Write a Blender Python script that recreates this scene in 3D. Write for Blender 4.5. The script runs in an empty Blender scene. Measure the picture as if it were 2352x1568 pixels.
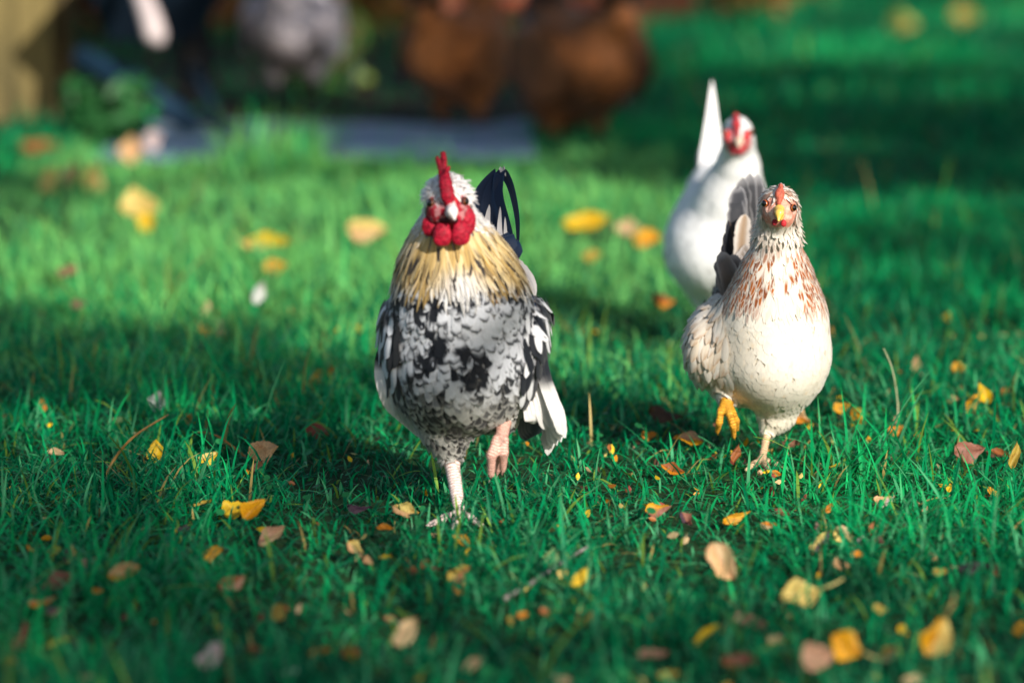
import bpy, math
import numpy as np

# ------------------------------------------------------------------ scene
C = bpy.context.scene.collection
SC = bpy.context.scene
FOC, CAMH, DPX = 135.0, 0.80, 8820.0           # lens mm, camera height, focal length in 2352-px units
PITCH = math.atan(1177.0 / DPX)
cam_d = bpy.data.cameras.new('camera')
cam = bpy.data.objects.new('camera', cam_d)
C.objects.link(cam)
cam.location = (0, 0, CAMH)
cam.rotation_euler = (math.pi / 2 - PITCH, 0, 0)
cam_d.lens = FOC
cam_d.sensor_width = 36
cam_d.clip_start, cam_d.clip_end = 0.05, 500
cam_d.dof.use_dof = True
cam_d.dof.focus_distance = 4.66
cam_d.dof.aperture_fstop = 2.8
SC.camera = cam

SUN_AZ, SUN_EL = math.radians(28), math.radians(24)     # to the right of straight behind the camera
TOSUN = np.array([math.sin(SUN_AZ) * math.cos(SUN_EL), -math.cos(SUN_AZ) * math.cos(SUN_EL), math.sin(SUN_EL)])
W = bpy.data.worlds.new('World')
SC.world = W
W.use_nodes = True
wn = W.node_tree.nodes
sky = wn.new('ShaderNodeTexSky')
sky.sky_type = 'NISHITA'
sky.sun_disc = False
sky.sun_elevation = SUN_EL
sky.sun_rotation = math.pi - SUN_AZ
W.node_tree.links.new(sky.outputs[0], wn['Background'].inputs[0])
wn['Background'].inputs[1].default_value = 0.10
sun_d = bpy.data.lights.new('sun', 'SUN')
sun_d.energy = 4.9
sun_d.angle = math.radians(0.5)
sun_d.color = (1.0, 0.94, 0.85)
sun = bpy.data.objects.new('sun', sun_d)
C.objects.link(sun)
from mathutils import Vector
sun.rotation_euler = Vector(TOSUN).to_track_quat('Z', 'Y').to_euler()
SC.view_settings.view_transform = 'Standard'
SC.view_settings.look = 'None'
SC.view_settings.exposure = 0.45
SC.view_settings.gamma = 1.0

RNG = np.random.default_rng(11)
A = lambda *x: np.array(x, float)


def ray(u, v):
    x, y = (u - 1176) / DPX, -(v - 784) / DPX
    return A(x, math.cos(PITCH) + y * math.sin(PITCH), -math.sin(PITCH) + y * math.cos(PITCH))


def gp(u, v, z=0.0):                      # point at height z seen at (u, v)
    d = ray(u, v)
    return A(0, 0, CAMH) + d * ((z - CAMH) / d[2])


def at(u, v, Y):                          # point at distance Y seen at (u, v)
    d = ray(u, v)
    return A(0, 0, CAMH) + d * (Y / d[1])


def nrm(a):
    return a / (np.linalg.norm(a, axis=-1, keepdims=True) + 1e-12)


# ------------------------------------------------------------------ noise
def _h(i, j, k, s):
    n = (i * 374761393 + j * 668265263 + k * 2147483647 + s * 974634777) & 0xffffffff
    n = ((n ^ (n >> 13)) * 1274126177) & 0xffffffff
    n = ((n ^ (n >> 16)) * 2246822519) & 0xffffffff
    return ((n ^ (n >> 15)) & 0xffff) / 65535.0


def noise(P, s=0):                        # value noise 0..1, P (n,3)
    P = np.asarray(P, float)
    I = np.floor(P).astype(np.int64)
    F = P - I
    F = F * F * (3 - 2 * F)
    r = 0
    for a in (0, 1):
        for b in (0, 1):
            for c in (0, 1):
                w = (F[:, 0] if a else 1 - F[:, 0]) * (F[:, 1] if b else 1 - F[:, 1]) * (F[:, 2] if c else 1 - F[:, 2])
                r = r + w * _h(I[:, 0] + a, I[:, 1] + b, I[:, 2] + c, s)
    return r


# ------------------------------------------------------------------ mesh helpers
def mesh_obj(name, V, F, mat, parent=None, col=None, uv=None, smooth=True, attrs=None):
    V = np.asarray(V, np.float32)
    me = bpy.data.meshes.new(name)
    if isinstance(F, np.ndarray) and F.ndim == 2:
        nf, k = F.shape
        me.vertices.add(len(V)); me.vertices.foreach_set('co', V.ravel())
        me.loops.add(nf * k); me.loops.foreach_set('vertex_index', F.ravel().astype(np.int32))
        me.polygons.add(nf)
        me.polygons.foreach_set('loop_start', np.arange(0, nf * k, k, dtype=np.int32))
        me.update(calc_edges=True)
    else:
        me.from_pydata([tuple(map(float, v)) for v in V], [], [tuple(map(int, f)) for f in F])
        me.update()
    if smooth:
        me.polygons.foreach_set('use_smooth', np.ones(len(me.polygons), bool))
    if col is not None:
        ca = me.color_attributes.new('Col', 'FLOAT_COLOR', 'POINT')
        c4 = np.ones((len(V), 4), np.float32); c4[:, :3] = col
        ca.data.foreach_set('color', c4.ravel())
    if uv is not None:
        a = me.attributes.new('fuv', 'FLOAT_VECTOR', 'POINT')
        u3 = np.zeros((len(V), 3), np.float32); u3[:, :uv.shape[1]] = uv
        a.data.foreach_set('vector', u3.ravel())
    for k_, val in (attrs or {}).items():
        a = me.attributes.new(k_, 'FLOAT', 'POINT')
        a.data.foreach_set('value', np.asarray(val, np.float32))
    for m in (mat if isinstance(mat, (list, tuple)) else [mat]):
        me.materials.append(m)
    o = bpy.data.objects.new(name, me)
    C.objects.link(o)
    if parent is not None:
        o.parent = parent
    return o


def tag(o, label, cat, group=None):
    o['label'] = label; o['category'] = cat
    if group: o['group'] = group
    return o


def thing(name, loc, label, cat, group=None, rz=0):
    o = bpy.data.objects.new(name, None)
    o.empty_display_size = 0.05
    C.objects.link(o)
    o.location = tuple(loc); o.rotation_euler = (0, 0, rz)
    return tag(o, label, cat, group)


class MB:                                 # collects quads/tris of simple solids
    def __init__(s): s.V = []; s.F = []
    def add(s, V, F):
        n = len(s.V); s.V += [tuple(v) for v in V]; s.F += [tuple(i + n for i in f) for f in F]
    def box(s, c, size, R=None, bev=0.12):
        # chamfered box
        h = np.array(size) / 2; b = min(h) * bev
        V = []; idx = {}
        for sx in (-1, 1):
            for sy in (-1, 1):
                for sz in (-1, 1):
                    for ax in range(3):
                        p = A(sx, sy, sz) * (h - b); p[ax] = A(sx, sy, sz)[ax] * h[ax]
                        idx[(sx, sy, sz, ax)] = len(V); V.append(p)
        F = []
        for ax in range(3):
            o = [a for a in range(3) if a != ax]
            for sg in (-1, 1):
                q = []
                for s1, s2 in ((-1, -1), (1, -1), (1, 1), (-1, 1)):
                    k = [0, 0, 0]; k[ax] = sg; k[o[0]] = s1; k[o[1]] = s2
                    q.append(idx[(k[0], k[1], k[2], ax)])
                F.append(q if (sg == 1) != (ax == 1) else q[::-1])
        for ax in range(3):               # edges along ax
            o = [a for a in range(3) if a != ax]
            for s1 in (-1, 1):
                for s2 in (-1, 1):
                    q = []
                    for sa, fa in ((-1, o[0]), (1, o[0]), (1, o[1]), (-1, o[1])):
                        k = [0, 0, 0]; k[ax] = sa; k[o[0]] = s1; k[o[1]] = s2
                        q.append(idx[(k[0], k[1], k[2], fa)])
                    F.append(q)
        for sx in (-1, 1):
            for sy in (-1, 1):
                for sz in (-1, 1):
                    F.append([idx[(sx, sy, sz, a)] for a in range(3)])
        V = np.array(V)
        if R is not None: V = V @ np.array(R).T
        s.add(V + np.array(c), F)
    def tube(s, pts, rad, n=8, cap=True):
        pts = [np.array(p, float) for p in pts]
        if np.isscalar(rad): rad = [rad] * len(pts)
        V = []; F = []
        up = A(0, 0, 1)
        for i, p in enumerate(pts):
            t = nrm(pts[min(i + 1, len(pts) - 1)] - pts[max(i - 1, 0)])
            if abs(t @ up) > 0.95: up = A(1, 0, 0)
            a = nrm(np.cross(t, up)); b = np.cross(t, a)
            for k in range(n):
                th = 2 * math.pi * k / n
                V.append(p + rad[i] * (math.cos(th) * a + math.sin(th) * b))
        for i in range(len(pts) - 1):
            for k in range(n):
                F.append((i * n + k, i * n + (k + 1) % n, (i + 1) * n + (k + 1) % n, (i + 1) * n + k))
        if cap:
            F.append(tuple(range(n))[::-1]); F.append(tuple((len(pts) - 1) * n + k for k in range(n)))
        s.add(V, F)
    def build(s, name, mat, parent=None, smooth=False):
        import bmesh
        o = mesh_obj(name, np.array(s.V), s.F, mat, parent, smooth=smooth)
        bm = bmesh.new(); bm.from_mesh(o.data)
        bmesh.ops.recalc_face_normals(bm, faces=bm.faces)
        bm.to_mesh(o.data); bm.free()
        return o


# ------------------------------------------------------------------ signed distance solids
def cone(a, b, ra, rb, k=0.012): return ('c', np.array(a, float), np.array(b, float), ra, rb, k)
def ell(c, r, k=0.015, R=None): return ('e', np.array(c, float), np.array(r, float), R, 0, k)


def rotm(ax, deg):
    c, s = math.cos(math.radians(deg)), math.sin(math.radians(deg))
    return np.array({'x': [[1, 0, 0], [0, c, -s], [0, s, c]], 'y': [[c, 0, s], [0, 1, 0], [-s, 0, c]], 'z': [[c, -s, 0], [s, c, 0], [0, 0, 1]]}[ax])


def sdf_of(prims):
    def f(P):
        P = np.asarray(P)
        d = None
        for p in prims:
            if p[0] == 'c':
                ba = p[2] - p[1]; t = np.clip(((P - p[1]) @ ba) / (ba @ ba), 0, 1)
                di = np.linalg.norm(P - p[1] - t[:, None] * ba, axis=1) - (p[3] + t * (p[4] - p[3]))
            else:
                q = P - p[1]
                if p[3] is not None: q = q @ p[3]
                k0 = np.linalg.norm(q / p[2], axis=1); k1 = np.linalg.norm(q / (p[2] ** 2), axis=1)
                di = np.where(k1 > 1e-9, k0 * (k0 - 1) / np.maximum(k1, 1e-9), -p[2].min())
            if d is None: d = di
            else:
                k = p[5]
                h = np.maximum(k - np.abs(d - di), 0) / k
                d = np.minimum(d, di) - h * h * k * 0.25
        return d
    return f


def grad_of(f, P, e=0.0015):
    g = np.stack([f(P + A(e, 0, 0)) - f(P - A(e, 0, 0)), f(P + A(0, e, 0)) - f(P - A(0, e, 0)), f(P + A(0, 0, e)) - f(P - A(0, 0, e))], 1)
    return nrm(g)


def surface_nets(prims, h):
    lo = np.full(3, 1e9); hi = -lo
    for p in prims:
        if p[0] == 'c':
            for q, r in ((p[1], p[3]), (p[2], p[4])): lo = np.minimum(lo, q - r); hi = np.maximum(hi, q + r)
        else:
            r = p[2] if p[3] is None else np.full(3, p[2].max())
            lo = np.minimum(lo, p[1] - r); hi = np.maximum(hi, p[1] + r)
    lo = lo - 4 * h - 0.006; hi = hi + 4 * h + 0.006
    n = np.ceil((hi - lo) / h).astype(int) + 1
    f = sdf_of(prims)
    F = np.empty(n)
    ys, zs = lo[1] + h * np.arange(n[1]), lo[2] + h * np.arange(n[2])
    Y, Z = np.meshgrid(ys, zs, indexing='ij')
    for i in range(n[0]):
        F[i] = f(np.stack([np.full(Y.size, lo[0] + h * i), Y.ravel(), Z.ravel()], 1)).reshape(Y.shape)
    S = F < 0
    sl = lambda G, i, j, k: G[i:n[0] - 1 + i, j:n[1] - 1 + j, k:n[2] - 1 + k]
    cor = [(i, j, k) for i in (0, 1) for j in (0, 1) for k in (0, 1)]
    cnt = sum(sl(S, *c).astype(int) for c in cor)
    act = (cnt > 0) & (cnt < 8)
    ci = np.argwhere(act)
    idx = -np.ones(act.shape, int); idx[act] = np.arange(len(ci))
    acc = np.zeros((len(ci), 3)); num = np.zeros(len(ci))
    for a in cor:
        for ax in range(3):
            if a[ax]: continue
            b = list(a); b[ax] = 1
            fa, fb = sl(F, *a)[act], sl(F, *b)[act]
            x = (fa < 0) != (fb < 0)
            t = np.where(x, fa / np.where(x, fa - fb, 1), 0)
            q = np.tile(np.array(a, float), (len(ci), 1)); q[:, ax] += t
            acc[x] += q[x]; num[x] += 1
    V = lo + h * (ci + acc / num[:, None])
    faces = []
    for ax in range(3):
        o = [(ax + 1) % 3, (ax + 2) % 3]
        s0 = [slice(None)] * 3; s1 = [slice(None)] * 3
        s0[ax] = slice(0, -1); s1[ax] = slice(1, None)
        x = S[tuple(s0)] != S[tuple(s1)]
        e = np.argwhere(x)
        ok = (e[:, o[0]] > 0) & (e[:, o[1]] > 0) & (e[:, o[0]] < n[o[0]] - 1) & (e[:, o[1]] < n[o[1]] - 1)
        e = e[ok]
        q = []
        for da, db in ((-1, -1), (0, -1), (0, 0), (-1, 0)):
            c = e.copy(); c[:, o[0]] += da; c[:, o[1]] += db
            q.append(idx[c[:, 0], c[:, 1], c[:, 2]])
        q = np.stack(q, 1)
        flip = ~S[tuple(e.T)]
        q[flip] = q[flip][:, ::-1]
        faces.append(q)
    return V, np.concatenate(faces), f


# ------------------------------------------------------------------ materials
def newmat(name):
    m = bpy.data.materials.new(name); m.use_nodes = True
    nt = m.node_tree
    return m, nt, nt.nodes, nt.links, nt.nodes['Principled BSDF']


def N(ns, typ, **kw):
    n = ns.new(typ)
    for k, v in kw.items():
        if k == 'op': n.operation = v
        elif k.startswith('i'): n.inputs[int(k[1:])].default_value = v
        else: setattr(n, k, v)
    return n


def mixc(nt, fac, a, b, mode='MIX'):
    n = nt.nodes.new('ShaderNodeMix'); n.data_type = 'RGBA'; n.blend_type = mode
    for s, v in ((0, fac), (6, a), (7, b)):
        if hasattr(v, 'links') or hasattr(v, 'is_linked'): nt.links.new(v, n.inputs[s])
        else: n.inputs[s].default_value = v if s == 0 else (*v, 1)
    return n.outputs[2]


def noise_node(nt, scale, vec=None, detail=3, rough=0.55):
    n = nt.nodes.new('ShaderNodeTexNoise')
    n.inputs['Scale'].default_value = scale; n.inputs['Detail'].default_value = detail; n.inputs['Roughness'].default_value = rough
    if vec is not None: nt.links.new(vec, n.inputs['Vector'])
    return n.outputs[0]


def ramp(nt, val, stops):
    n = nt.nodes.new('ShaderNodeValToRGB')
    cr = n.color_ramp
    while len(cr.elements) < len(stops): cr.elements.new(0.5)
    for e, (p, c) in zip(cr.elements, stops):
        e.position = p; e.color = (*c, 1) if len(c) == 3 else c
    nt.links.new(val, n.inputs[0])
    return n.outputs[0]


def bump(nt, bsdf, h, strength=0.3, dist=0.002):
    b = nt.nodes.new('ShaderNodeBump')
    b.inputs['Strength'].default_value = strength; b.inputs['Distance'].default_value = dist
    nt.links.new(h, b.inputs['Height']); nt.links.new(b.outputs[0], bsdf.inputs['Normal'])


def attr(nt, name, out=0):
    n = nt.nodes.new('ShaderNodeAttribute'); n.attribute_name = name
    return n.outputs[out]


def translucent(nt, bsdf, col, fac):
    t = nt.nodes.new('ShaderNodeBsdfTranslucent'); nt.links.new(col, t.inputs[0])
    m = nt.nodes.new('ShaderNodeMixShader'); m.inputs[0].default_value = fac
    nt.links.new(bsdf.outputs[0], m.inputs[1]); nt.links.new(t.outputs[0], m.inputs[2])
    out = [n for n in nt.nodes if n.type == 'OUTPUT_MATERIAL'][0]
    nt.links.new(m.outputs[0], out.inputs[0])


def objco(nt):
    return nt.nodes.new('ShaderNodeTexCoord').outputs['Object']


def mat_vcol(name, rough=0.6, spec=0.3, trans=0.0, streak=None, var=0.25, nscale=60, bumpd=0, sheen=0):
    m, nt, ns, ln, b = newmat(name)
    c = attr(nt, 'Col')
    if streak:
        mp = N(ns, 'ShaderNodeMapping'); mp.inputs['Scale'].default_value = streak
        ln.new(attr(nt, 'fuv', 1), mp.inputs[0])
        nz = noise_node(nt, 1.0, mp.outputs[0], 3)
    else:
        nz = noise_node(nt, nscale, objco(nt), 4)
    f = ramp(nt, nz, [(0.25, (1 - var,) * 3), (0.75, (1 + var * 0.6,) * 3)])
    c = mixc(nt, 1.0, c, f, 'MULTIPLY')
    ln.new(c, b.inputs['Base Color'])
    b.inputs['Roughness'].default_value = rough
    b.inputs['Specular IOR Level'].default_value = spec
    if sheen:
        b.inputs['Sheen Weight'].default_value = sheen
    if bumpd: bump(nt, b, nz, 0.6, bumpd)
    if trans: translucent(nt, b, c, trans)
    return m


def mat_simple(name, c1, c2, scale=20, rough=0.8, spec=0.3, bd=0.002, detail=4, trans=0, stretch=None):
    m, nt, ns, ln, b = newmat(name)
    v = objco(nt)
    if stretch:
        mp = N(ns, 'ShaderNodeMapping'); mp.inputs['Scale'].default_value = stretch; ln.new(v, mp.inputs[0]); v = mp.outputs[0]
    nz = noise_node(nt, scale, v, detail)
    c = ramp(nt, nz, [(0.3, c1), (0.7, c2)])
    ln.new(c, b.inputs['Base Color'])
    b.inputs['Roughness'].default_value = rough; b.inputs['Specular IOR Level'].default_value = spec
    if bd: bump(nt, b, nz, 0.5, bd)
    if trans: translucent(nt, b, c, trans)
    return m

# ------------------------------------------------------------------ ground, path, bed
def structure(o): o['kind'] = 'structure'; return o
def stuff(o): o['kind'] = 'stuff'; return o

G_SOIL = mat_simple('lawn_soil', (0.012, 0.035, 0.012), (0.03, 0.07, 0.022), 30, 0.95, 0.1, 0.004)
structure(mesh_obj('ground', [(-150, -60, 0), (150, -60, 0), (150, 250, 0), (-150, 250, 0)], [(0, 1, 2, 3)], G_SOIL, smooth=False))


def in_path(P):
    x, y = P[:, 0], P[:, 1]
    w = 0.06 * np.sin(x * 7) + 0.04 * np.sin(x * 17 + 1)
    return (x > -1.02) & (x < 0.05) & (y > 9.15 + w) & (y < 10.38 + w)


def in_bed(P):
    x, y = P[:, 0], P[:, 1]
    return (x < 0.30 + 0.10 * np.sin(y * 3) + 0.02 * (y - 10)) & (y > 10.25 + 0.08 * np.sin(x * 5)) & (y < 15.6)


def sheet(name, pred, x0, x1, y0, y1, n, z, mat):
    xs, ys = np.linspace(x0, x1, n), np.linspace(y0, y1, n)
    X, Y = np.meshgrid(xs, ys, indexing='ij')
    P = np.stack([X.ravel(), Y.ravel(), np.full(X.size, z)], 1)
    P[:, 2] += 0.006 * noise(P * 6, 3) 
    I = np.arange(n * n).reshape(n, n)
    Q = np.stack([I[:-1, :-1], I[1:, :-1], I[1:, 1:], I[:-1, 1:]], -1).reshape(-1, 4)
    Q = Q[pred(P[Q].mean(1))]
    us, inv = np.unique(Q, return_inverse=True)
    return structure(mesh_obj(name, P[us], inv.reshape(-1, 4), mat))


M_PATH = mat_simple('path_stone', (.14, .25, .40), (.30, .36, .48), 9, 0.75, 0.4, 0.004)
M_BED = mat_simple('bed_soil', (0.012, 0.010, 0.008), (0.05, 0.035, 0.022), 14, 0.95, 0.1, 0.01)
sheet('path', in_path, -1.2, 0.2, 8.9, 10.7, 70, 0.010, M_PATH)
sheet('soil', in_bed, -6, 1.2, 10.0, 16.6, 90, 0.004, M_BED)

# ------------------------------------------------------------------ grass
m, nt, ns, ln, b = newmat('grass_blade')
gc = attr(nt, 'Col')
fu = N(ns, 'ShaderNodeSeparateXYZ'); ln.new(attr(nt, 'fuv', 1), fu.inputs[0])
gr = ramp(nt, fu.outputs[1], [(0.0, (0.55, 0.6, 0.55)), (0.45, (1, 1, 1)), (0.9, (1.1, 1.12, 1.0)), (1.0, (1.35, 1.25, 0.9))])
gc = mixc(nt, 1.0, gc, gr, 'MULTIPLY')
ln.new(gc, b.inputs['Base Color'])
b.inputs['Roughness'].default_value = 0.40; b.inputs['Specular IOR Level'].default_value = 0.12
translucent(nt, b, gc, 0.38)
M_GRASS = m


def blades(P, L, Wd, col, lean=(0.1, 0.9), bend=(0.2, 1.3), K=4, rng=RNG):
    n = len(P)
    az = rng.uniform(0, 2 * np.pi, n)
    a0 = rng.uniform(*lean, n); kb = rng.uniform(*bend, n)
    H = np.stack([np.cos(az), np.sin(az), np.zeros(n)], 1)
    tw = rng.uniform(-1.2, 1.2, n)
    S0 = np.stack([-np.sin(az), np.cos(az), np.zeros(n)], 1)
    pts = [P]; p = P.copy()
    for j in range(K):
        a = np.minimum(a0 + kb * (j + 0.5) / K, 2.0)
        d = H * np.sin(a)[:, None] + A(0, 0, 1) * np.cos(a)[:, None]
        p = p + d * (L / K)[:, None]
        p[:, 2] = np.maximum(p[:, 2], 0.004)
        pts.append(p.copy())
    V = np.empty((n, K + 1, 2, 3)); U = np.zeros((n, K + 1, 2, 2))
    for j in range(K + 1):
        v = j / K
        w = Wd * (0.75 + 0.5 * v) * (1 - v ** 2.2) * 0.5 + 0.00012
        s = S0 * np.cos(tw * v)[:, None] + A(0, 0, 1) * (np.sin(tw * v) * 0.6)[:, None]
        V[:, j, 0] = pts[j] - s * w[:, None]; V[:, j, 1] = pts[j] + s * w[:, None]
        U[:, j, 0] = (0, v); U[:, j, 1] = (1, v)
    b0 = (np.arange(n) * (2 * (K + 1)))[:, None]
    q = np.array([[2 * j, 2 * j + 1, 2 * j + 3, 2 * j + 2] for j in range(K)]).ravel()
    F = (b0 + q[None]).reshape(-1, 4)
    c = np.repeat(col, 2 * (K + 1), 0)
    return V.reshape(-1, 3), F, U.reshape(-1, 2), c


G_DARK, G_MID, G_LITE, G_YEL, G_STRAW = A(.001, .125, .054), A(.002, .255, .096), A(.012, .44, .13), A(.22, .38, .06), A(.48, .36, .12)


def grass_cols(P, n, rng, warm=0.0, lite=1.0):  # lite: extra brightness painted into the sunlit middle bands
    nz = noise(P * A(2.2, 1.3, 1), 5)
    t = np.clip(nz + rng.normal(0, .25, n), 0, 1)[:, None]
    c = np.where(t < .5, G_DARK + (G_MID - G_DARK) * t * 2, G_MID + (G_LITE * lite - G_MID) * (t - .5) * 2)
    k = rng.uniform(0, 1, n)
    pale = (np.abs(P[:, 1] - 7.4) < 2.1) & (P[:, 0] < .38) & (P[:, 0] > -1.15) & (rng.uniform(0, 1, n) < .25 + .6 * np.clip((P[:, 1] - 5.6) / 1.2, 0, 1))  # the lawn's sunlit patch, put into the blade colour
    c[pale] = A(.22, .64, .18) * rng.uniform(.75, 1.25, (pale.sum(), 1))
    gl = k > np.where(P[:, 1] < 6, .80, .90)
    c[gl] = A(.085, .40, .18) * rng.uniform(.6, 1.2, (gl.sum(), 1))  # scattered blades coloured pale to stand for glossy highlights
    ye = k < 0.035 + warm; st = k > 0.988 - warm * .3
    c[ye] = G_YEL * rng.uniform(.6, 1.1, (ye.sum(), 1)); c[st] = G_STRAW * rng.uniform(.5, 1.1, (st.sum(), 1))
    return c * rng.uniform(.75, 1.2, (n, 1))


FEET = gp(1752, 1084)[:2] + A(0, -.045)          # trodden grass round the hen's foot


def band(y0, y1, dens, hl, wl, seed, wide=0.165, lean=(0.1, 1.0), bend=(.2, 1.4), warm=0, xoff=0, keep=None, lite=1.0):
    rng = np.random.default_rng(seed)
    area = wide * (y1 ** 2 - y0 ** 2) + 0.30 * (y1 - y0)
    n = int(area * dens)
    y = np.sqrt(rng.uniform(y0 ** 2, y1 ** 2, n))
    x = rng.uniform(-1, 1, n) * (wide * y + 0.15)
    P = np.stack([x, y, np.zeros(n)], 1)
    cl = noise(P * A(5, 4, 1) + 7, 9)
    k = rng.uniform(0, 1, n) < 0.35 + 0.9 * cl
    k &= (np.hypot(P[:, 0] - FEET[0], P[:, 1] - FEET[1]) > .065) | (rng.uniform(0, 1, n) < .35)
    ip = in_path(P); ib = in_bed(P)
    k &= ~(ip & (rng.uniform(0, 1, n) > .05)) & ~(ib & (rng.uniform(0, 1, n) > .10))
    if keep is not None: k &= keep(P, rng)
    P, cl = P[k], cl[k]; n = len(P)
    L = rng.uniform(*hl, n) * (0.55 + 0.9 * cl)
    Wd = rng.uniform(*wl, n)
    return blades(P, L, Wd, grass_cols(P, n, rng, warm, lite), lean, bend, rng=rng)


def join(parts):
    Vs, Fs, Us, Cs = [], [], [], []; o = 0
    for V, F, U, c in parts:
        Vs.append(V); Fs.append(F + o); Us.append(U); Cs.append(c); o += len(V)
    return np.concatenate(Vs), np.concatenate(Fs), np.concatenate(Us), np.concatenate(Cs)


far_lit = lambda P, r: (P[:, 1] > 6.0)
parts = [
    band(3.05, 5.2, 11500, (.015, .045), (.0018, .0040), 1, lean=(.25, 1.35), bend=(.1, 1.4), warm=.02),     # thatch
    band(3.05, 5.8, 3600, (.03, .070), (.0024, .0050), 2, lean=(.05, 1.1)),
    band(3.05, 6.2, 300, (.06, .12), (.0028, .0055), 3, lean=(.1, 1.0), bend=(.1, 1.3), warm=.1),   # long strays
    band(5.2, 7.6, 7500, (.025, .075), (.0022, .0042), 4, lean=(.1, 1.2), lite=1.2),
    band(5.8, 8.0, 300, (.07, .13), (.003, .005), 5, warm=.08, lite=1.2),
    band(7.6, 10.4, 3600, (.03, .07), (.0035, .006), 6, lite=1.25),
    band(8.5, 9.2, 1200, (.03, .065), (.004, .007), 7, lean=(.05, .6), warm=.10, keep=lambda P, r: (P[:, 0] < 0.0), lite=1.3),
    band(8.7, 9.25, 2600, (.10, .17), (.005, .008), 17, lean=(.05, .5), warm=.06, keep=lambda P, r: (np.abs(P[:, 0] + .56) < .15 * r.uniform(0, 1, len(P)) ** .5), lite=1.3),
    band(10.2, 19.5, 1100, (.05, .12), (.006, .012), 8),
    band(3.0, 6.5, 3800, (.025, .07), (.003, .006), 9, wide=.36, keep=lambda P, r: np.abs(P[:, 0]) > .165 * P[:, 1] + .13),     # margins left and right of the view
    band(6.5, 12.0, 1500, (.035, .09), (.004, .008), 10, wide=.32, keep=lambda P, r: np.abs(P[:, 0]) > .165 * P[:, 1] + .13),
    band(12.0, 19.5, 420, (.05, .12), (.008, .014), 12, wide=.28, keep=lambda P, r: np.abs(P[:, 0]) > .165 * P[:, 1] + .13),
]
V, F, U, c = join(parts)
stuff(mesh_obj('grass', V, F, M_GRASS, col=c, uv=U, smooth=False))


# clover-like round leaflets close to the ground
def clover():
    rng = np.random.default_rng(21)
    n = 1500
    y = np.sqrt(rng.uniform(3.1 ** 2, 5.6 ** 2, n)); x = rng.uniform(-1, 1, n) * (.165 * y)
    P = np.stack([x, y, rng.uniform(.012, .035, n)], 1)
    k = noise(P * A(3, 3, 0) + 3, 14) > .55
    P = P[k]; n = len(P)
    r = rng.uniform(.003, .0062, n)
    nn = nrm(np.stack([rng.normal(0, .35, n), rng.normal(-.3, .35, n), np.ones(n)], 1))
    t = nrm(np.cross(nn, A(1, .3, 0))); bq = np.cross(nn, t)
    th = np.linspace(0, 2 * np.pi, 9)[:-1]
    V = P[:, None] + r[:, None, None] * (np.cos(th)[None, :, None] * t[:, None] + np.sin(th)[None, :, None] * bq[:, None])
    V = V.reshape(-1, 3); F = (np.arange(n) * 8)[:, None] + np.array([0, 1, 2, 3, 0, 3, 4, 7, 4, 5, 6, 7])[None]
    col = np.repeat(A(.02, .16, .055) * rng.uniform(.7, 1.5, (n, 1)), 8, 0)
    return V, F.reshape(-1, 4), np.full((len(V), 2), .5), col


V, F, U, c = clover()
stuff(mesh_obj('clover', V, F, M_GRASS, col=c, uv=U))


# ------------------------------------------------------------------ foliage scattering
def leaf_cards(P, size, rng, toward=None, spread=.8, asp=.62, cols=None):
    n = len(P)
    nn = rng.normal(0, 1, (n, 3)) * spread + (toward if toward is not None else A(0, -.4, .6))
    nn = nrm(nn)
    t = nrm(np.cross(nn, rng.normal(0, 1, (n, 3)))); bq = np.cross(nn, t)
    sz = size * rng.uniform(.65, 1.25, n)
    out = A(*[0]) 
    prof = [(-.5, 0), (-.22, .42), (.12, .5), (.5, 0), (.12, -.5), (-.22, -.42)]
    V = np.stack([P + t * (sz * a)[:, None] + bq * (sz * asp * bb)[:, None] - nn * (sz * .12 * (abs(bb) * 2))[:, None] for a, bb in prof], 1)
    F = (np.arange(n) * 6)[:, None] + np.array([0, 1, 2, 3, 0, 3, 4, 5])[None]
    c = cols if cols is not None else np.tile(A(.03, .10, .03), (n, 1))
    c = c * rng.uniform(.6, 1.35, (n, 1))
    return V.reshape(-1, 3), F.reshape(-1, 4), np.full((n * 6, 2), .5), np.repeat(c, 6, 0)


M_LEAF = mat_vcol('foliage', 0.5, 0.35, trans=.25, var=.3, nscale=25)
M_BARK = mat_simple('bark', (.03, .022, .014), (.10, .075, .05), 18, .9, .2, .01, stretch=(1, 1, .25))

# trees beyond the frame, crowns shaped to shade chosen patches of lawn
SHADE = [  # ground centre x, y, rx, ry, cover
    (-.74, 5.95, .40, .42, .88), (-.52, 5.45, .42, .24, .88), (-.9, 5.3, .25, .3, .6),
    (1.2, 10.5, 1.15, 2.3, .985), (.98, 7.0, .45, 1.0, .72), (.42, 8.9, .28, .6, .85),
    (-.55, 12.4, 1.0, 2.15, .92), (-1.15, 8.35, .20, .45, .85), (.15, 12.2, .5, 1.9, .8), (-.42, 9.75, .56, .62, .95), (-1.5, 14.2, .7, 1.3, .9),
    (-.10, 3.5, .75, .38, .60), (.55, 3.95, .25, .22, .45),
    (2.2, 17.6, 1.2, .8, .8),
]


GAPS = [(-.83, 12.0, .18, .36), (-.06, 10.55, .11, .22), (-.30, 6.7, .22, .5)]      # gaps cut in the crowns to let sun onto chosen spots


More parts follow.
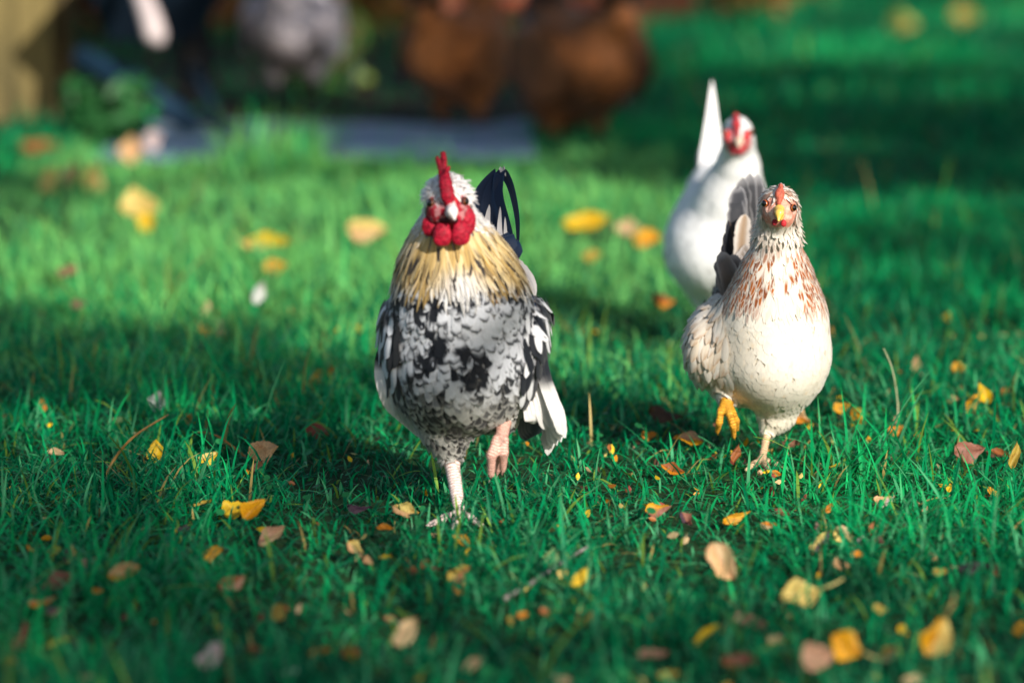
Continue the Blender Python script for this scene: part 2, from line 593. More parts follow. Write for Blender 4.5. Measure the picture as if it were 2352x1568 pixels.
def shade_tree(idx, trunk, label, T):
    rng = np.random.default_rng(77 + trunk[2])
    parts, cents = [], []
    for i in idx:
        x, y, rx, ry, cv = SHADE[i]
        n = int(math.pi * rx * ry * math.sin(SUN_EL) * -math.log(1 - cv) / .0042)
        r = np.sqrt(rng.uniform(0, 1, n)); th = rng.uniform(0, 2 * np.pi, n)
        G = np.stack([x + rx * r * np.cos(th), y + ry * r * np.sin(th), np.zeros(n)], 1)
        t = T + rng.normal(0, .7, n)
        keep = noise(G * A(3.2, 2.2, 1) + i * 3, 31) > .20
        for hx, hy, hrx, hry in GAPS: keep &= ((G[:, 0] - hx) / hrx) ** 2 + ((G[:, 1] - hy) / hry) ** 2 > 1
        P = (G + TOSUN * t[:, None])[keep]
        cl = A(.025, .075, .02) * np.ones((len(P), 1))
        parts.append(leaf_cards(P, .11, rng, TOSUN * 1.2, .6, .7, cl))
        for k in range(4): cents.append(P[rng.integers(len(P))])
    root = thing('tree', (trunk[0], trunk[1], 0), label, 'tree', 'trees beyond the frame')
    o = A(trunk[0], trunk[1], 0)
    mb = MB()
    h = np.mean(cents, 0)[2]
    mb.tube([(0, 0, -.1), (.03, .02, h * .35), (-.02, .05, h * .7), (0, 0, h)], [.14, .11, .085, .05], 10)
    for c_ in cents:
        e = c_ - o; s = A(0, 0, h * rng.uniform(.45, .85)); md = (s + e) / 2 + A(0, 0, .15)
        mb.tube([s, md, e], [.045, .028, .006], 6)
    mb.build('trunk', M_BARK, root, smooth=True)
    V, F, U, c = join(parts)
    mesh_obj('crown', V - o, F, M_LEAF, root, col=c, uv=U)
    return root


shade_tree([3, 4, 5, 8, 13], (5.6, 2.6, 1), 'unseen leafy tree shaped to shade the lawn from the right, nearest the camera side', 10.2)
shade_tree([6, 7, 9, 10], (3.6, 4.8, 2), 'unseen leafy tree shaped to shade the lawn from the right, farthest from the camera', 10.2)
shade_tree([0, 1, 2], (2.9, -3.0, 3), 'unseen leafy tree shaped to shade the lawn from behind the camera, the nearer one', 10.2)
shade_tree([11, 12], (5.4, -5.0, 4), 'unseen leafy tree shaped to shade the lawn from behind the camera, the farther one', 10.2)

def sky_blocker_tree(x, y, tx, ty, z, r, n, label, seed):          # added out-of-view crown, there to keep sky light off the back lawn
    rng = np.random.default_rng(seed)
    root = thing('tree', (tx, ty, 0), label, 'tree', 'trees beyond the frame')
    c0 = A(x - tx, y - ty, z)
    mb = MB()
    mb.tube([(0, 0, -.1), (.05, .03, z * .4), (0, 0, z * .8)], [.17, .13, .09], 10)
    tips = [c0 + A(*(rng.normal(0, 1, 3) * A(r, r, .35) * .55)) for k in range(16)]
    for e in tips: mb.tube([A(0, 0, z * rng.uniform(.5, .8)), (A(0, 0, z * .8) + e) / 2 + A(0, 0, .2), e], [.05, .03, .008], 6)
    mb.build('trunk', M_BARK, root, smooth=True)
    th = rng.uniform(0, 2 * np.pi, n); rr = np.sqrt(rng.uniform(0, 1, n)) * r
    P = c0 + np.stack([rr * np.cos(th), rr * np.sin(th), rng.normal(0, .3, n)], 1)
    V, F, U, c = leaf_cards(P, .20, rng, A(0, 0, 1.2), .6, .7, A(.02, .07, .02) * np.ones((n, 1)))
    mesh_obj('crown', V, F, M_LEAF, root, col=c, uv=U)


sky_blocker_tree(1.5, 11.0, 3.0, 11.6, 3.2, 2.6, 3000, 'added unseen tree keeping sky light off the far right of the lawn', 201)
sky_blocker_tree(-.9, 12.2, -2.9, 12.4, 3.2, 2.0, 1100, 'added unseen tree keeping sky light off the soil at the far left', 202)

# ------------------------------------------------------------------ background things
# brick wall
m, nt, ns, ln, b = newmat('brick')
br = N(ns, 'ShaderNodeTexBrick'); br.inputs['Scale'].default_value = 1.0
br.inputs['Color1'].default_value = (.44, .095, .04, 1); br.inputs['Color2'].default_value = (.34, .07, .03, 1); br.inputs['Mortar'].default_value = (.26, .18, .13, 1)
br.inputs['Brick Width'].default_value = .225; br.inputs['Row Height'].default_value = .075; br.inputs['Mortar Size'].default_value = .010
mp = N(ns, 'ShaderNodeMapping'); mp.inputs['Rotation'].default_value = (math.pi / 2, 0, 0)
ln.new(objco(nt), mp.inputs[0]); ln.new(mp.outputs[0], br.inputs[0])
nz = noise_node(nt, 6, objco(nt), 5)
cc = mixc(nt, 1.0, br.outputs[0], ramp(nt, nz, [(.3, (.65, .65, .65)), (.7, (1.15, 1.1, 1.05))]), 'MULTIPLY')
ln.new(cc, b.inputs['Base Color']); b.inputs['Roughness'].default_value = .9
bump(nt, b, br.outputs[1], -.4, .006)
M_BRICK = m
wall = thing('brick_wall', (-1.3, 15.75, 0), 'reddish brick garden wall running along the back of the garden', 'wall')
mb = MB(); mb.box((0, 0, .42), (4.1, .22, .9), bev=.03); mb.build('wall', M_BRICK, wall)
mb = MB()
for i in range(14): mb.box((-1.9 + i * .29, 0, .905), (.282, .28, .06), bev=.15)
mb.build('coping', mat_simple('coping', (.26, .08, .04), (.40, .14, .08), 8), wall)

# wooden posts at the left
M_WOOD = mat_simple('weathered_wood', (.04, .038, .02), (.24, .18, .065), 6, .85, .2, .004, stretch=(3, 3, .35))
M_WOOD2 = mat_simple('dark_wood', (.07, .05, .025), (.22, .17, .08), 10, .85, .2, .004, stretch=(3, 3, .35))


def post(u0, u1, vb, h, mat, label, dy=0.0):
    p = gp((u0 + u1) / 2, vb); w = (u1 - u0) / DPX * p[1]
    r = thing('wooden_post', p + A(0, w / 2 + dy, 0), label, 'post', 'weathered posts at the lawn edge')
    mb = MB()
    for k, (a, bb) in enumerate(((-.5, -.08), (-.07, .27), (.28, .5))):
        c0 = (a + bb) / 2 * w
        mb.box((c0, 0.004 * k, h / 2 + .015 * k - .03), ((bb - a) * w, w * .8, h), bev=.10)
    mb.build('shaft', mat, r)
    return r


post(-30, 118, 283, 1.25, M_WOOD, 'broad weathered wooden post lit yellow at the far left edge')
post(124, 163, 276, 1.15, M_WOOD2, 'narrow darker wooden post beside the broad yellowish post', .05)

# navy wheelbarrow seen from behind, a pale handle towards us
M_NAVY = mat_simple('navy_paint', (.002, .005, .011), (.005, .014, .026), 12, .65, .2, .001)
M_GRIP = mat_simple('pale_grip', (.46, .38, .38), (.56, .47, .46), 20, .6)
M_TYRE = mat_simple('tyre', (.006, .006, .007), (.016, .016, .018), 30, .8)
wb0 = gp(380, 322)
wb = thing('wheelbarrow', wb0, 'dark navy wheelbarrow with a pale handle, standing in shade at the left', 'wheelbarrow')
L_ = lambda u, v, dy: at(u, v, wb0[1] + dy) - wb0
mb = MB()   # tray: tapered shell
rim = [L_(190, -60, .12), L_(540, -60, .12), L_(560, -60, .85), L_(200, -60, .85)]
bot = [L_(250, 95, .25), L_(440, 95, .25), L_(450, 80, .70), L_(270, 80, .70)]
rimi = [p * .97 + np.mean(rim, 0) * .03 for p in rim]; boti = [p * .97 + np.mean(bot, 0) * .03 + A(0, 0, .01) for p in bot]
mb.add(rim + bot + rimi + boti, [(0, 1, 5, 4), (1, 2, 6, 5), (2, 3, 7, 6), (3, 0, 4, 7), (4, 5, 6, 7), (8, 12, 13, 9), (9, 13, 14, 10), (10, 14, 15, 11), (11, 15, 12, 8), (12, 15, 14, 13),
                              (0, 8, 9, 1), (1, 9, 10, 2), (2, 10, 11, 3), (3, 11, 8, 0)])
mb.build('tray', M_NAVY, wb)
mb = MB()
mb.tube([L_(180, 130, .15), L_(300, 190, .1), L_(440, 285, .03), L_(520, 325, 0)], .034, 8)
mb.tube([L_(520, 325, 0), L_(520, 318, .3), L_(440, 160, .5)], .018, 8)
mb.tube([L_(330, 330, 0.0), L_(560, 330, 0.02)], .018, 8)
mb.tube([L_(345, 328, 0.0), L_(300, 200, .3)], .018, 8)
mb.build('frame', mat_simple('navy_frame', (.004, .020, .042), (.008, .032, .06), 12, .5, .4, .001), wb, smooth=True)
mb = MB(); mb.tube([L_(300, -70, .05), L_(322, -20, -.02), L_(345, 40, -.06), L_(358, 85, -.08), L_(361, 103, -.085)], [.016, .022, .028, .029, .018], 12); mb.build('handle', M_GRIP, wb, smooth=True)
mb = MB()
cw = A(0, .95, .17)
mb.tube([cw + .15 * A(0, math.cos(t), math.sin(t)) for t in np.linspace(0, 2 * math.pi, 25)], .035, 8, cap=False)
wt = mb.build('wheel', M_TYRE, wb, smooth=True)
mb = MB(); mb.tube([cw - A(.04, 0, 0), cw + A(.04, 0, 0)], .05, 10); mb.build('hub', M_NAVY, wt, smooth=True)


# bushes
def bush(name, base, rx, ry, h, n, size, cols, label, cat, seed, group=None, spread=1.0):
    rng = np.random.default_rng(seed)
    root = thing(name, base, label, cat, group)
    mb = MB(); tips = []
    for k in range(9):
        a = rng.uniform(0, 2 * np.pi); e = A(math.cos(a) * rx * rng.uniform(.2, .9), math.sin(a) * ry * rng.uniform(.2, .9), h * rng.uniform(.5, .98))
        mb.tube([(0, 0, -.02), e * A(.4, .4, .5), e], [.012, .008, .003], 5); tips.append(e)
    mb.build('stem', M_BARK, root, smooth=True)
    tips = np.array(tips)
    cidx = rng.integers(0, len(tips), n)
    P = tips[cidx] * rng.uniform(.45, 1.05, (n, 1)) + rng.normal(0, 1, (n, 3)) * A(rx, ry, h) * .17
    P[:, 2] = np.clip(P[:, 2], .01, h * 1.05)
    cl = np.array([cols[i] for i in rng.integers(0, len(cols), n)])
    V, F, U, c = leaf_cards(P, size, rng, A(0, -.5, .6), spread, .6, cl)
    mesh_obj('foliage', V, F, M_LEAF, root, col=c, uv=U)
    return root


g = gp(232, 345); bush('leafy_plant', g + A(0, .1, 0), .12, .10, .16, 260, .05, [A(.02, .13, .03), A(.03, .17, .04)], 'low bright green leafy plant beside the wooden posts', 'plant', 4)
g = A(-.62, 11.6, 0); bush('leafy_plant', g, .22, .2, .30, 330, .05, [A(.03, .13, .02), A(.16, .22, .04), A(.05, .10, .02)], 'lime green leafy plant between the wheelbarrow and the grey hen', 'plant', 5)
g = A(-.70, 15.0, 0); bush('shrub', g, .58, .3, .40, 1100, .06, [A(.28, .20, .02), A(.16, .16, .02), A(.42, .16, .04), A(.5, .22, .08)], 'broad olive and rust coloured autumn shrub behind the grey hen', 'shrub', 6)
g = A(1.05, 16.3, 0); bush('shrub', g, .42, .3, .34, 620, .07, [A(.16, .17, .03), A(.40, .14, .05), A(.36, .12, .04), A(.06, .18, .03)], 'rusty autumn shrub with lime leaves on the far lawn at the right', 'shrub', 7)
g = A(2.1, 20.4, 0)
bush('hedge', g, 1.6, .4, .9, 2600, .09, [A(.012, .045, .018), A(.02, .06, .02)], 'dark green hedge at the far top right', 'hedge', 8)
g = A(-1.9, 15.2, 0)
bush('hedge', g, 1.0, .4, .8, 1700, .08, [A(.008, .03, .014), A(.015, .05, .02)], 'dark evergreen hedge behind the wooden posts at the far left', 'hedge', 9)

# ------------------------------------------------------------------ birds
m, nt, ns, ln, b = newmat('bird_skin')
c = attr(nt, 'Col'); nz = noise_node(nt, 420, objco(nt), 3)
c = mixc(nt, 1.0, c, ramp(nt, nz, [(.3, (.72,) * 3), (.7, (1.15,) * 3)]), 'MULTIPLY')
sc = attr(nt, 'scute', 2)
wob = N(ns, 'ShaderNodeMath', op='MULTIPLY', i1=.0045); ln.new(noise_node(nt, 150, objco(nt), 2), wob.inputs[0])
sca = N(ns, 'ShaderNodeMath', op='ADD'); ln.new(sc, sca.inputs[0]); ln.new(wob.outputs[0], sca.inputs[1])
mul = N(ns, 'ShaderNodeMath', op='MULTIPLY', i1=2 * math.pi / .0036); ln.new(sca.outputs[0], mul.inputs[0])
sn = N(ns, 'ShaderNodeMath', op='SINE'); ln.new(mul.outputs[0], sn.inputs[0])
gt = N(ns, 'ShaderNodeMath', op='GREATER_THAN', i1=.5); ln.new(sc, gt.inputs[0])
sm = N(ns, 'ShaderNodeMapRange'); sm.inputs[1].default_value = -1; sm.inputs[2].default_value = -.35; ln.new(sn.outputs[0], sm.inputs[0])
inv = N(ns, 'ShaderNodeMath', op='SUBTRACT', i0=1.0); ln.new(sm.outputs[0], inv.inputs[1])
msk = N(ns, 'ShaderNodeMath', op='MULTIPLY'); ln.new(inv.outputs[0], msk.inputs[0]); ln.new(gt.outputs[0], msk.inputs[1])
c = mixc(nt, msk.outputs[0], c, mixc(nt, 1.0, c, (.66, .44, .38), 'MULTIPLY'))
ln.new(c, b.inputs['Base Color']); b.inputs['Roughness'].default_value = .5; b.inputs['Specular IOR Level'].default_value = .35
hh = N(ns, 'ShaderNodeMath', op='SUBTRACT'); ln.new(nz, hh.inputs[0]); ln.new(msk.outputs[0], hh.inputs[1])
bump(nt, b, hh.outputs[0], .7, .0012)
M_SKIN = m
M_FEATHER = mat_vcol('feather', .62, .22, trans=.14, streak=(9, 2.2, 1), var=.16, sheen=.15)
M_COMB = mat_vcol('comb_skin', .58, .28, trans=.16, var=.40, nscale=380, bumpd=.0016)
M_HORN = mat_vcol('beak_horn', .32, .5, var=.12, nscale=120)
M_EYE = mat_vcol('eye_gloss', .06, .9, var=.0)


class Feathers:
    def __init__(s): s.V, s.F, s.U, s.C, s.n, s.G = [], [], [], [], 0, []
    def _push(s, V, F, U, Cc, G=None):
        s.G.append(np.zeros((len(V), 3)) if G is None else G); s.V.append(V); s.F.append(F + s.n); s.U.append(U); s.C.append(Cc); s.n += len(V)
    def contour(s, P, Nn, T, L, Wd, f, colfn, lift=.004, h0=.001, pointed=False, nu=5, nv=7, camber=.25, clip=.02, rng=RNG, fluff=.0, soft=.7, hr=.0015):
        n = len(P)
        if not n: return
        B = np.cross(Nn, T)
        vv = 1 - (1 - np.linspace(0, 1, nv + 1)) ** 1.35; uu = np.linspace(-1, 1, nu)
        w = (np.maximum(vv, .02) ** .42 * np.maximum(1 - vv, 0) ** .62 * 1.55) if pointed else np.maximum(vv, .02) ** .5 * np.maximum(1 - vv ** 4.5, 0) ** .5
        w = np.maximum(w, .03)
        vg = np.repeat(vv, nu); ug = np.tile(uu, nv + 1); wg = np.repeat(w, nu)
        # rounded tip: the outer edge trails behind the shaft
        vt = vg - (0.16 if not pointed else .03) * (ug * wg) ** 2 * vg
        rg = rng.uniform(0, 1, n)
        jag = 1 + fluff * rng.normal(0, 1, (n, nv + 1)).repeat(nu, 1) if fluff else 1
        side = rng.normal(0, .10, n)
        pos = P[:, None] + T[:, None] * (L[:, None] * vt)[..., None] + B[:, None] * ((Wd[:, None] * (wg * ug)[None] * jag) + (side * L)[:, None] * (vg ** 2)[None])[..., None]
        pos = pos.reshape(-1, 3)
        lf = lift * rng.uniform(.4, 1.5, n)
        h = (h0 + rng.uniform(0, hr, n))[:, None] + lf[:, None] * (vg ** 1.3)[None] - camber * (Wd[:, None] * (ug ** 2 * wg)[None])
        d = f(pos); g = grad_of(f, pos)
        pos = pos + g * np.clip(h.ravel() - d, -clip, clip)[:, None]
        m_ = len(vg)
        Pb = np.repeat(P, m_, 0); Ug = np.tile(ug, n); Vg = np.tile(vg, n); R = np.repeat(rg, m_)
        Cc = colfn(Pb, pos, Ug, Vg, R)
        q = np.array([[j * nu + i, (j + 1) * nu + i, (j + 1) * nu + i + 1, j * nu + i + 1] for j in range(nv) for i in range(nu - 1)])
        F = ((np.arange(n) * m_)[:, None, None] + q[None]).reshape(-1, 4)
        s._push(pos, F, np.stack([Ug * .5 + R * 37, Vg, 0 * Vg], 1), Cc, g * soft)
    def ribbon(s, pts, Wd, side, colfn, nv=18, nu=7, cup=.15, tip='round', base=.25, rnd=None, split=0.0, rng=RNG):
        pts = np.array(pts, float); K = len(pts)
        # Catmull-Rom
        ext = np.vstack([2 * pts[0] - pts[1], pts, 2 * pts[-1] - pts[-2]])
        tt = np.linspace(0, K - 1 - 1e-6, nv + 1); i = tt.astype(int); t = (tt - i)[:, None]
        p0, p1, p2, p3 = ext[i], ext[i + 1], ext[i + 2], ext[i + 3]
        c_ = .5 * (2 * p1 + (p2 - p0) * t + (2 * p0 - 5 * p1 + 4 * p2 - p3) * t ** 2 + (3 * p1 - p0 - 3 * p2 + p3) * t ** 3)
        tan = nrm(np.gradient(c_, axis=0))
        sd = nrm(np.array(side, float)); sv = nrm(sd - tan * (tan @ sd)[:, None]); nn = np.cross(tan, sv)
        vv = np.linspace(0, 1, nv + 1)
        if tip == 'round': w = np.minimum((base + vv * 3) , 1) * np.maximum(1 - vv ** 6, 0) ** .5
        elif tip == 'taper2': w = np.minimum((base + vv * 3), 1) * np.maximum(1 - vv ** 2.4, 0) ** .8
        elif tip == 'taper': w = np.minimum((base + vv * 4), 1) * np.maximum(1 - vv, 0) ** .8
        else: w = np.minimum((base + vv * 3), 1) * np.maximum(1 - vv, 0) ** .55
        w = np.maximum(w, .03) * Wd
        uu = np.linspace(-1, 1, nu)
        jit = 1 + split * rng.normal(0, 1, (nv + 1, nu))
        pos = c_[:, None] + sv[:, None] * (w[:, None] * uu[None] * jit)[..., None] - nn[:, None] * (cup * w[:, None] * (uu ** 2)[None])[..., None]
        # two-sided body: shaft bulge gives thickness
        pos = pos.reshape(-1, 3); Ug = np.tile(uu, nv + 1); Vg = np.repeat(vv, nu)
        r = rng.uniform() if rnd is None else rnd
        R = np.full(len(pos), r)
        Cc = colfn(np.repeat(pts[:1], len(pos), 0), pos, Ug, Vg, R)
        F = np.array([[j * nu + k, j * nu + k + 1, (j + 1) * nu + k + 1, (j + 1) * nu + k] for j in range(nv) for k in range(nu - 1)])
        s._push(pos, F, np.stack([Ug * 1.2 + r * 37, Vg * 3, 0 * Vg], 1), Cc)
        # raised shaft
        sh = c_ + nn * (.0004 + .02 * Wd); k = nv + 1
        rad = (.06 * Wd * (1 - .8 * vv))[:, None]
        V2 = np.concatenate([sh - sv * rad, sh + sv * rad]); F2 = np.array([[j, k + j, k + j + 1, j + 1] for j in range(nv)])
        z0, o1 = np.zeros(len(V2)), np.tile(vv, 2)
        s._push(V2, F2, np.stack([z0, o1, z0], 1), colfn(np.repeat(pts[:1], len(V2), 0), V2, z0, o1, np.full(len(V2), r)) * .8 + .02)
    def build(s, name, parent, mat=None):
        o = mesh_obj(name, np.concatenate(s.V), np.concatenate(s.F), mat or M_FEATHER, parent, np.concatenate(s.C), np.concatenate(s.U))
        G = np.concatenate(s.G)
        if np.abs(G).max() > 0:                      # feathers laid on a body take part of the body's roundness
            nv_ = np.zeros(len(G) * 3, np.float32); o.data.vertex_normals.foreach_get('vector', nv_); nv_ = nv_.reshape(-1, 3)
            k = np.linalg.norm(G, axis=1)[:, None]
            o.data.normals_split_custom_set_from_vertices(nrm(nv_ * (1 - k) + G).tolist())
        return o


def const(c_, var=.12):
    def f(Pb, Pv, u, v, r): return np.array(c_)[None] * (1 + var * (r - .5) * 2)[:, None] * (.88 + .16 * v)[:, None]
    return f


def lerp(a, b_, t): return np.array(a)[None] + (np.array(b_) - np.array(a))[None] * np.clip(t, 0, 1)[:, None]
def lerpa(a, b_, t): return a + (b_ - a) * np.clip(t, 0, 1)[:, None]
def sstep(a, b_, x): t = np.clip((x - a) / (b_ - a), 0, 1); return t * t * (3 - 2 * t)


class Bird:
    def __init__(s, name, u, v, label, cat, group=None):
        s.o = gp(u, v); s.m = s.o[1] / DPX / math.cos(PITCH)
        s.root = thing(name, s.o, label, cat, group)
    def p(s, u, v, dy=0.0): return at(u, v, s.o[1] + dy) - s.o
    def body(s, prims, legs, res, colfn):
        V, F, f = surface_nets(prims, res)
        s.f = f; s.V = V; s.F = F
        sc = np.zeros(len(V)); ld = np.full(len(V), 9.0)
        s.legs = legs
        for a, b_, r in legs:
            a, b_ = np.array(a), np.array(b_); ba = b_ - a; L = np.linalg.norm(ba)
            t = ((V - a) @ ba) / (L * L); tc = np.clip(t, 0, 1)
            d = np.linalg.norm(V - a - tc[:, None] * ba, axis=1) / r
            k = (d < 1.5) & (d < ld); sc[k] = 1 + (t * L)[k]; ld = np.minimum(ld, d)
        s.legd = ld
        g = grad_of(f, V)
        s.mesh = mesh_obj('body', V, F, M_SKIN, s.root, col=colfn(V, g, ld), attrs={'scute': sc})
        return s.mesh
    def sample(s, mask, spacing, rng, n0=None):
        V, F = s.V, s.F
        cen = V[F].mean(1)
        k = mask(cen) & (np.minimum.reduce([s.legd[F[:, i]] for i in range(4)]) > 1.6)
        cen = cen[k]
        area = len(cen) * s.res2
        n = int(9 * area / (math.pi * spacing ** 2) + 60)
        if len(cen) == 0: return np.zeros((0, 3)), np.zeros((0, 3))
        c_ = cen[rng.integers(0, len(cen), n)] + rng.normal(0, .0012, (n, 3))
        cell = {}; out = []
        for p in c_:
            key = (int(p[0] // spacing), int(p[1] // spacing), int(p[2] // spacing))
            ok = True
            for i in (-1, 0, 1):
                for j in (-1, 0, 1):
                    for l in (-1, 0, 1):
                        for q in cell.get((key[0] + i, key[1] + j, key[2] + l), ()):
                            if (q[0] - p[0]) ** 2 + (q[1] - p[1]) ** 2 + (q[2] - p[2]) ** 2 < spacing * spacing: ok = False; break
                        if not ok: break
                    if not ok: break
                if not ok: break
            if ok: cell.setdefault(key, []).append(p); out.append(p)
        P = np.array(out); g = grad_of(s.f, P)
        P = P - g * s.f(P)[:, None]
        return P, g
    def fuzz(s, fs, mask, n, L, Wd, colfn, spine, rng, **kw):
        V, F = s.V, s.F
        cen = V[F].mean(1)
        cen = cen[mask(cen) & (np.minimum.reduce([s.legd[F[:, i]] for i in range(4)]) > 1.6)]
        P = cen[rng.integers(0, len(cen), n)] + rng.normal(0, .0012, (n, 3)); g = grad_of(s.f, P); P = P - g * s.f(P)[:, None]
        T = s.flow(P, g, spine, kw.pop('down', .35), kw.pop('jit', .35), rng)
        fs.contour(P, g, T, L * rng.uniform(.7, 1.3, n), Wd * rng.uniform(.8, 1.2, n), s.f, colfn, rng=rng, pointed=True, nu=3, nv=4, **kw)
    def flow(s, P, g, spine, down=.35, jit=.18, rng=RNG):
        sp = np.array(spine); best = np.full(len(P), 9.0); T = np.zeros_like(P)
        for a, b_ in zip(sp[:-1], sp[1:]):
            ba = b_ - a; t = np.clip(((P - a) @ ba) / (ba @ ba), 0, 1)
            d = np.linalg.norm(P - a - t[:, None] * ba, axis=1)
            k = d < best; best[k] = d[k]; T[k] = nrm(ba)
        T = T + A(0, 0, -down) + rng.normal(0, jit, P.shape)
        return nrm(T - g * (T * g).sum(1)[:, None])
    def plume(s, fs, mask, spacing, L, Wd, colfn, spine, rng, **kw):
        down = kw.pop('down', .35); jit = kw.pop('jit', .18); lv = kw.pop('lv', .2)
        P, g = s.sample(mask, spacing, rng)
        if not len(P): return
        T = s.flow(P, g, spine, down, jit, rng)
        n = len(P)
        fs.contour(P, g, T, L * rng.uniform(1 - lv, 1 + lv, n), Wd * rng.uniform(.85, 1.15, n), s.f, colfn, rng=rng, **kw)
    def solid(s, name, prims, res, mat, colfn, parent=None, rough=0):
        V, F, f = surface_nets(prims, res)
        if rough: V = V + grad_of(f, V, .0006) * ((noise(V * 520, 11) + .6 * noise(V * 1100, 12) - .8) * rough)[:, None]
        return mesh_obj(name, V, F, mat, parent or s.root, col=colfn(V))
    def eye(s, c_, r, out, iris=(.42, .12, .02), pupil=.62):
        out = nrm(np.array(out, float)); a = nrm(np.cross(out, A(0, 0, 1))); b_ = np.cross(out, a)
        nt_, np_ = 12, 16; V = []; Cc = []
        for i in range(nt_ + 1):
            th = math.pi * i / nt_
            for j in range(np_):
                ph = 2 * math.pi * j / np_
                V.append(c_ + r * (math.cos(th) * out + math.sin(th) * (math.cos(ph) * a + math.sin(ph) * b_)))
                Cc.append((.004, .003, .003) if th < pupil else iris if th < 1.15 else (.05, .012, .01))
        F = [(i * np_ + j, i * np_ + (j + 1) % np_, (i + 1) * np_ + (j + 1) % np_, (i + 1) * np_ + j) for i in range(nt_) for j in range(np_)]
        return mesh_obj('eye', V, np.array(F), M_EYE, s.root, col=np.array(Cc))


def toes(B, base, az, L, r, spread=(-38, 0, 38), hall=True, z=.010):
    pr, lg = [], []
    for k, a in enumerate(spread):
        t = math.radians(az + a); ll = L * (1.1 if a == 0 else .92)
        d = A(math.sin(t), -math.cos(t), 0)
        q = [base, base + d * ll * .5 + A(0, 0, .004), base + d * ll]
        q[1][2] = z; q[2][2] = z * .55
        pr += [cone(q[0], q[1], r, r * .9, .004), cone(q[1], q[2], r * .9, r * .6, .003), cone(q[2], q[2] + d * .011 - A(0, 0, .002), r * .5, r * .12, .002)]
        lg += [(q[0], q[1], r), (q[1], q[2], r)]
    if hall:
        t = math.radians(az + 170); d = A(math.sin(t), -math.cos(t), 0)
        e = base + d * L * .45; e[2] = z * .5
        pr.append(cone(base, e, r * .8, r * .4, .003)); lg.append((base, e, r))
    return pr, lg


WHITE, BLACK = A(.80, .79, .80), A(.010, .012, .018)

# ================================================================== ROOSTER
R = Bird('rooster', 1056, 1206, 'black and white mottled rooster with red comb and straw coloured neck, striding on one leg', 'rooster')
p = R.p; R.res2 = .003 ** 2
rng = np.random.default_rng(3)
hockL = p(1036, 1052, .055); footL = p(1056, 1203, .01); footL[2] = .012
pr = [ell(p(1029, 457, -.03), (.0215, .031, .027)),
      cone(p(1030, 470, -.025), p(1034, 525, -.005), .0225, .027), cone(p(1034, 525, -.005), p(1042, 600, .012), .027, .055, .02),
      cone(p(1042, 600, .012), p(1056, 690, .025), .055, .074, .02), cone(p(1056, 690, .025), p(1060, 800, .04), .074, .081, .02),
      ell(p(1062, 822, .055), (.079, .10, .074), .02), ell(p(1066, 875, .06), (.068, .085, .052), .03), ell(p(1085, 845, .14), (.064, .10, .060), .02),
      cone(p(1080, 740, .11), p(1140, 660, .20), .058, .034, .02),
      ell(p(1214, 790, .075), (.016, .075, .055), .02, rotm('y', 12)), ell(p(914, 775, .075), (.014, .07, .045), .02, rotm('y', -10)),
      cone(p(1012, 905, .055), p(1025, 985, .055), .044, .027, .025), cone(p(1025, 985, .055), hockL, .026, .0115, .01),
      cone(hockL, footL, .0092, .0070, .006),
      cone(p(1120, 900, .07), p(1155, 960, .06), .038, .017, .02)]
lg = [(hockL, footL, .0085)]
mt0, mt1 = p(1163, 955, .05), p(1149, 1012, .012)
pr += [cone(mt0, mt1, .0068, .0085, .006)]; lg += [(mt0, mt1, .0085)]
for q0, q1, q2, r_ in (((1141, 1008, .008), (1129, 1045, .0), (1128, 1088, .012), .0058), ((1158, 1010, .010), (1157, 1040, .004), (1155, 1076, .02), .0055), ((1150, 1012, .018), (1146, 1050, .03), (1143, 1080, .045), .005)):
    a_, b_, c_ = p(*q0), p(*q1), p(*q2)
    pr += [cone(a_, b_, r_, r_, .003), cone(b_, c_, r_, r_ * .78, .003), cone(c_, c_ + A(-.002, .002, -.012), .0028, .0006, .002)]
    lg += [(a_, b_, r_), (b_, c_, r_)]
tp, tl = toes(R, footL, -6, .052, .0058)
pr += tp; lg += tl
hc = p(1029, 455, -.03)
zf0, zf1 = p(1029, 532, -.04)[2], p(1029, 446, -.04)[2]


def rface(P): return (P[:, 2] > zf0) & (P[:, 2] < zf1) & (P[:, 1] < hc[1] + .004 - 0.25 * np.maximum(P[:, 2] - hc[2] - .012, 0))


def rskin(V, g, ld):
    c_ = np.tile(A(.30, .29, .29), (len(V), 1))
    c_[rface(V)] = A(.52, .022, .035)
    c_[V[:, 2] > zf1] = A(.6, .55, .54)
    leg = ld < 1.5
    c_[leg] = A(.82, .66, .61)
    c_[leg & (V[:, 0] > .03)] = A(.74, .44, .36)
    return c_


R.body(pr, lg, .003, rskin)
spR = [p(1029, 425, -.03), p(1030, 480, -.01), p(1042, 600, .02), p(1056, 700, .04), p(1062, 850, .07), p(1085, 860, .16), p(1130, 800, .26)]
zH = p(1050, 680, -.05)[2]; zHt = p(1050, 545, -.05)[2]; zB = p(1050, 925, -.03)[2]


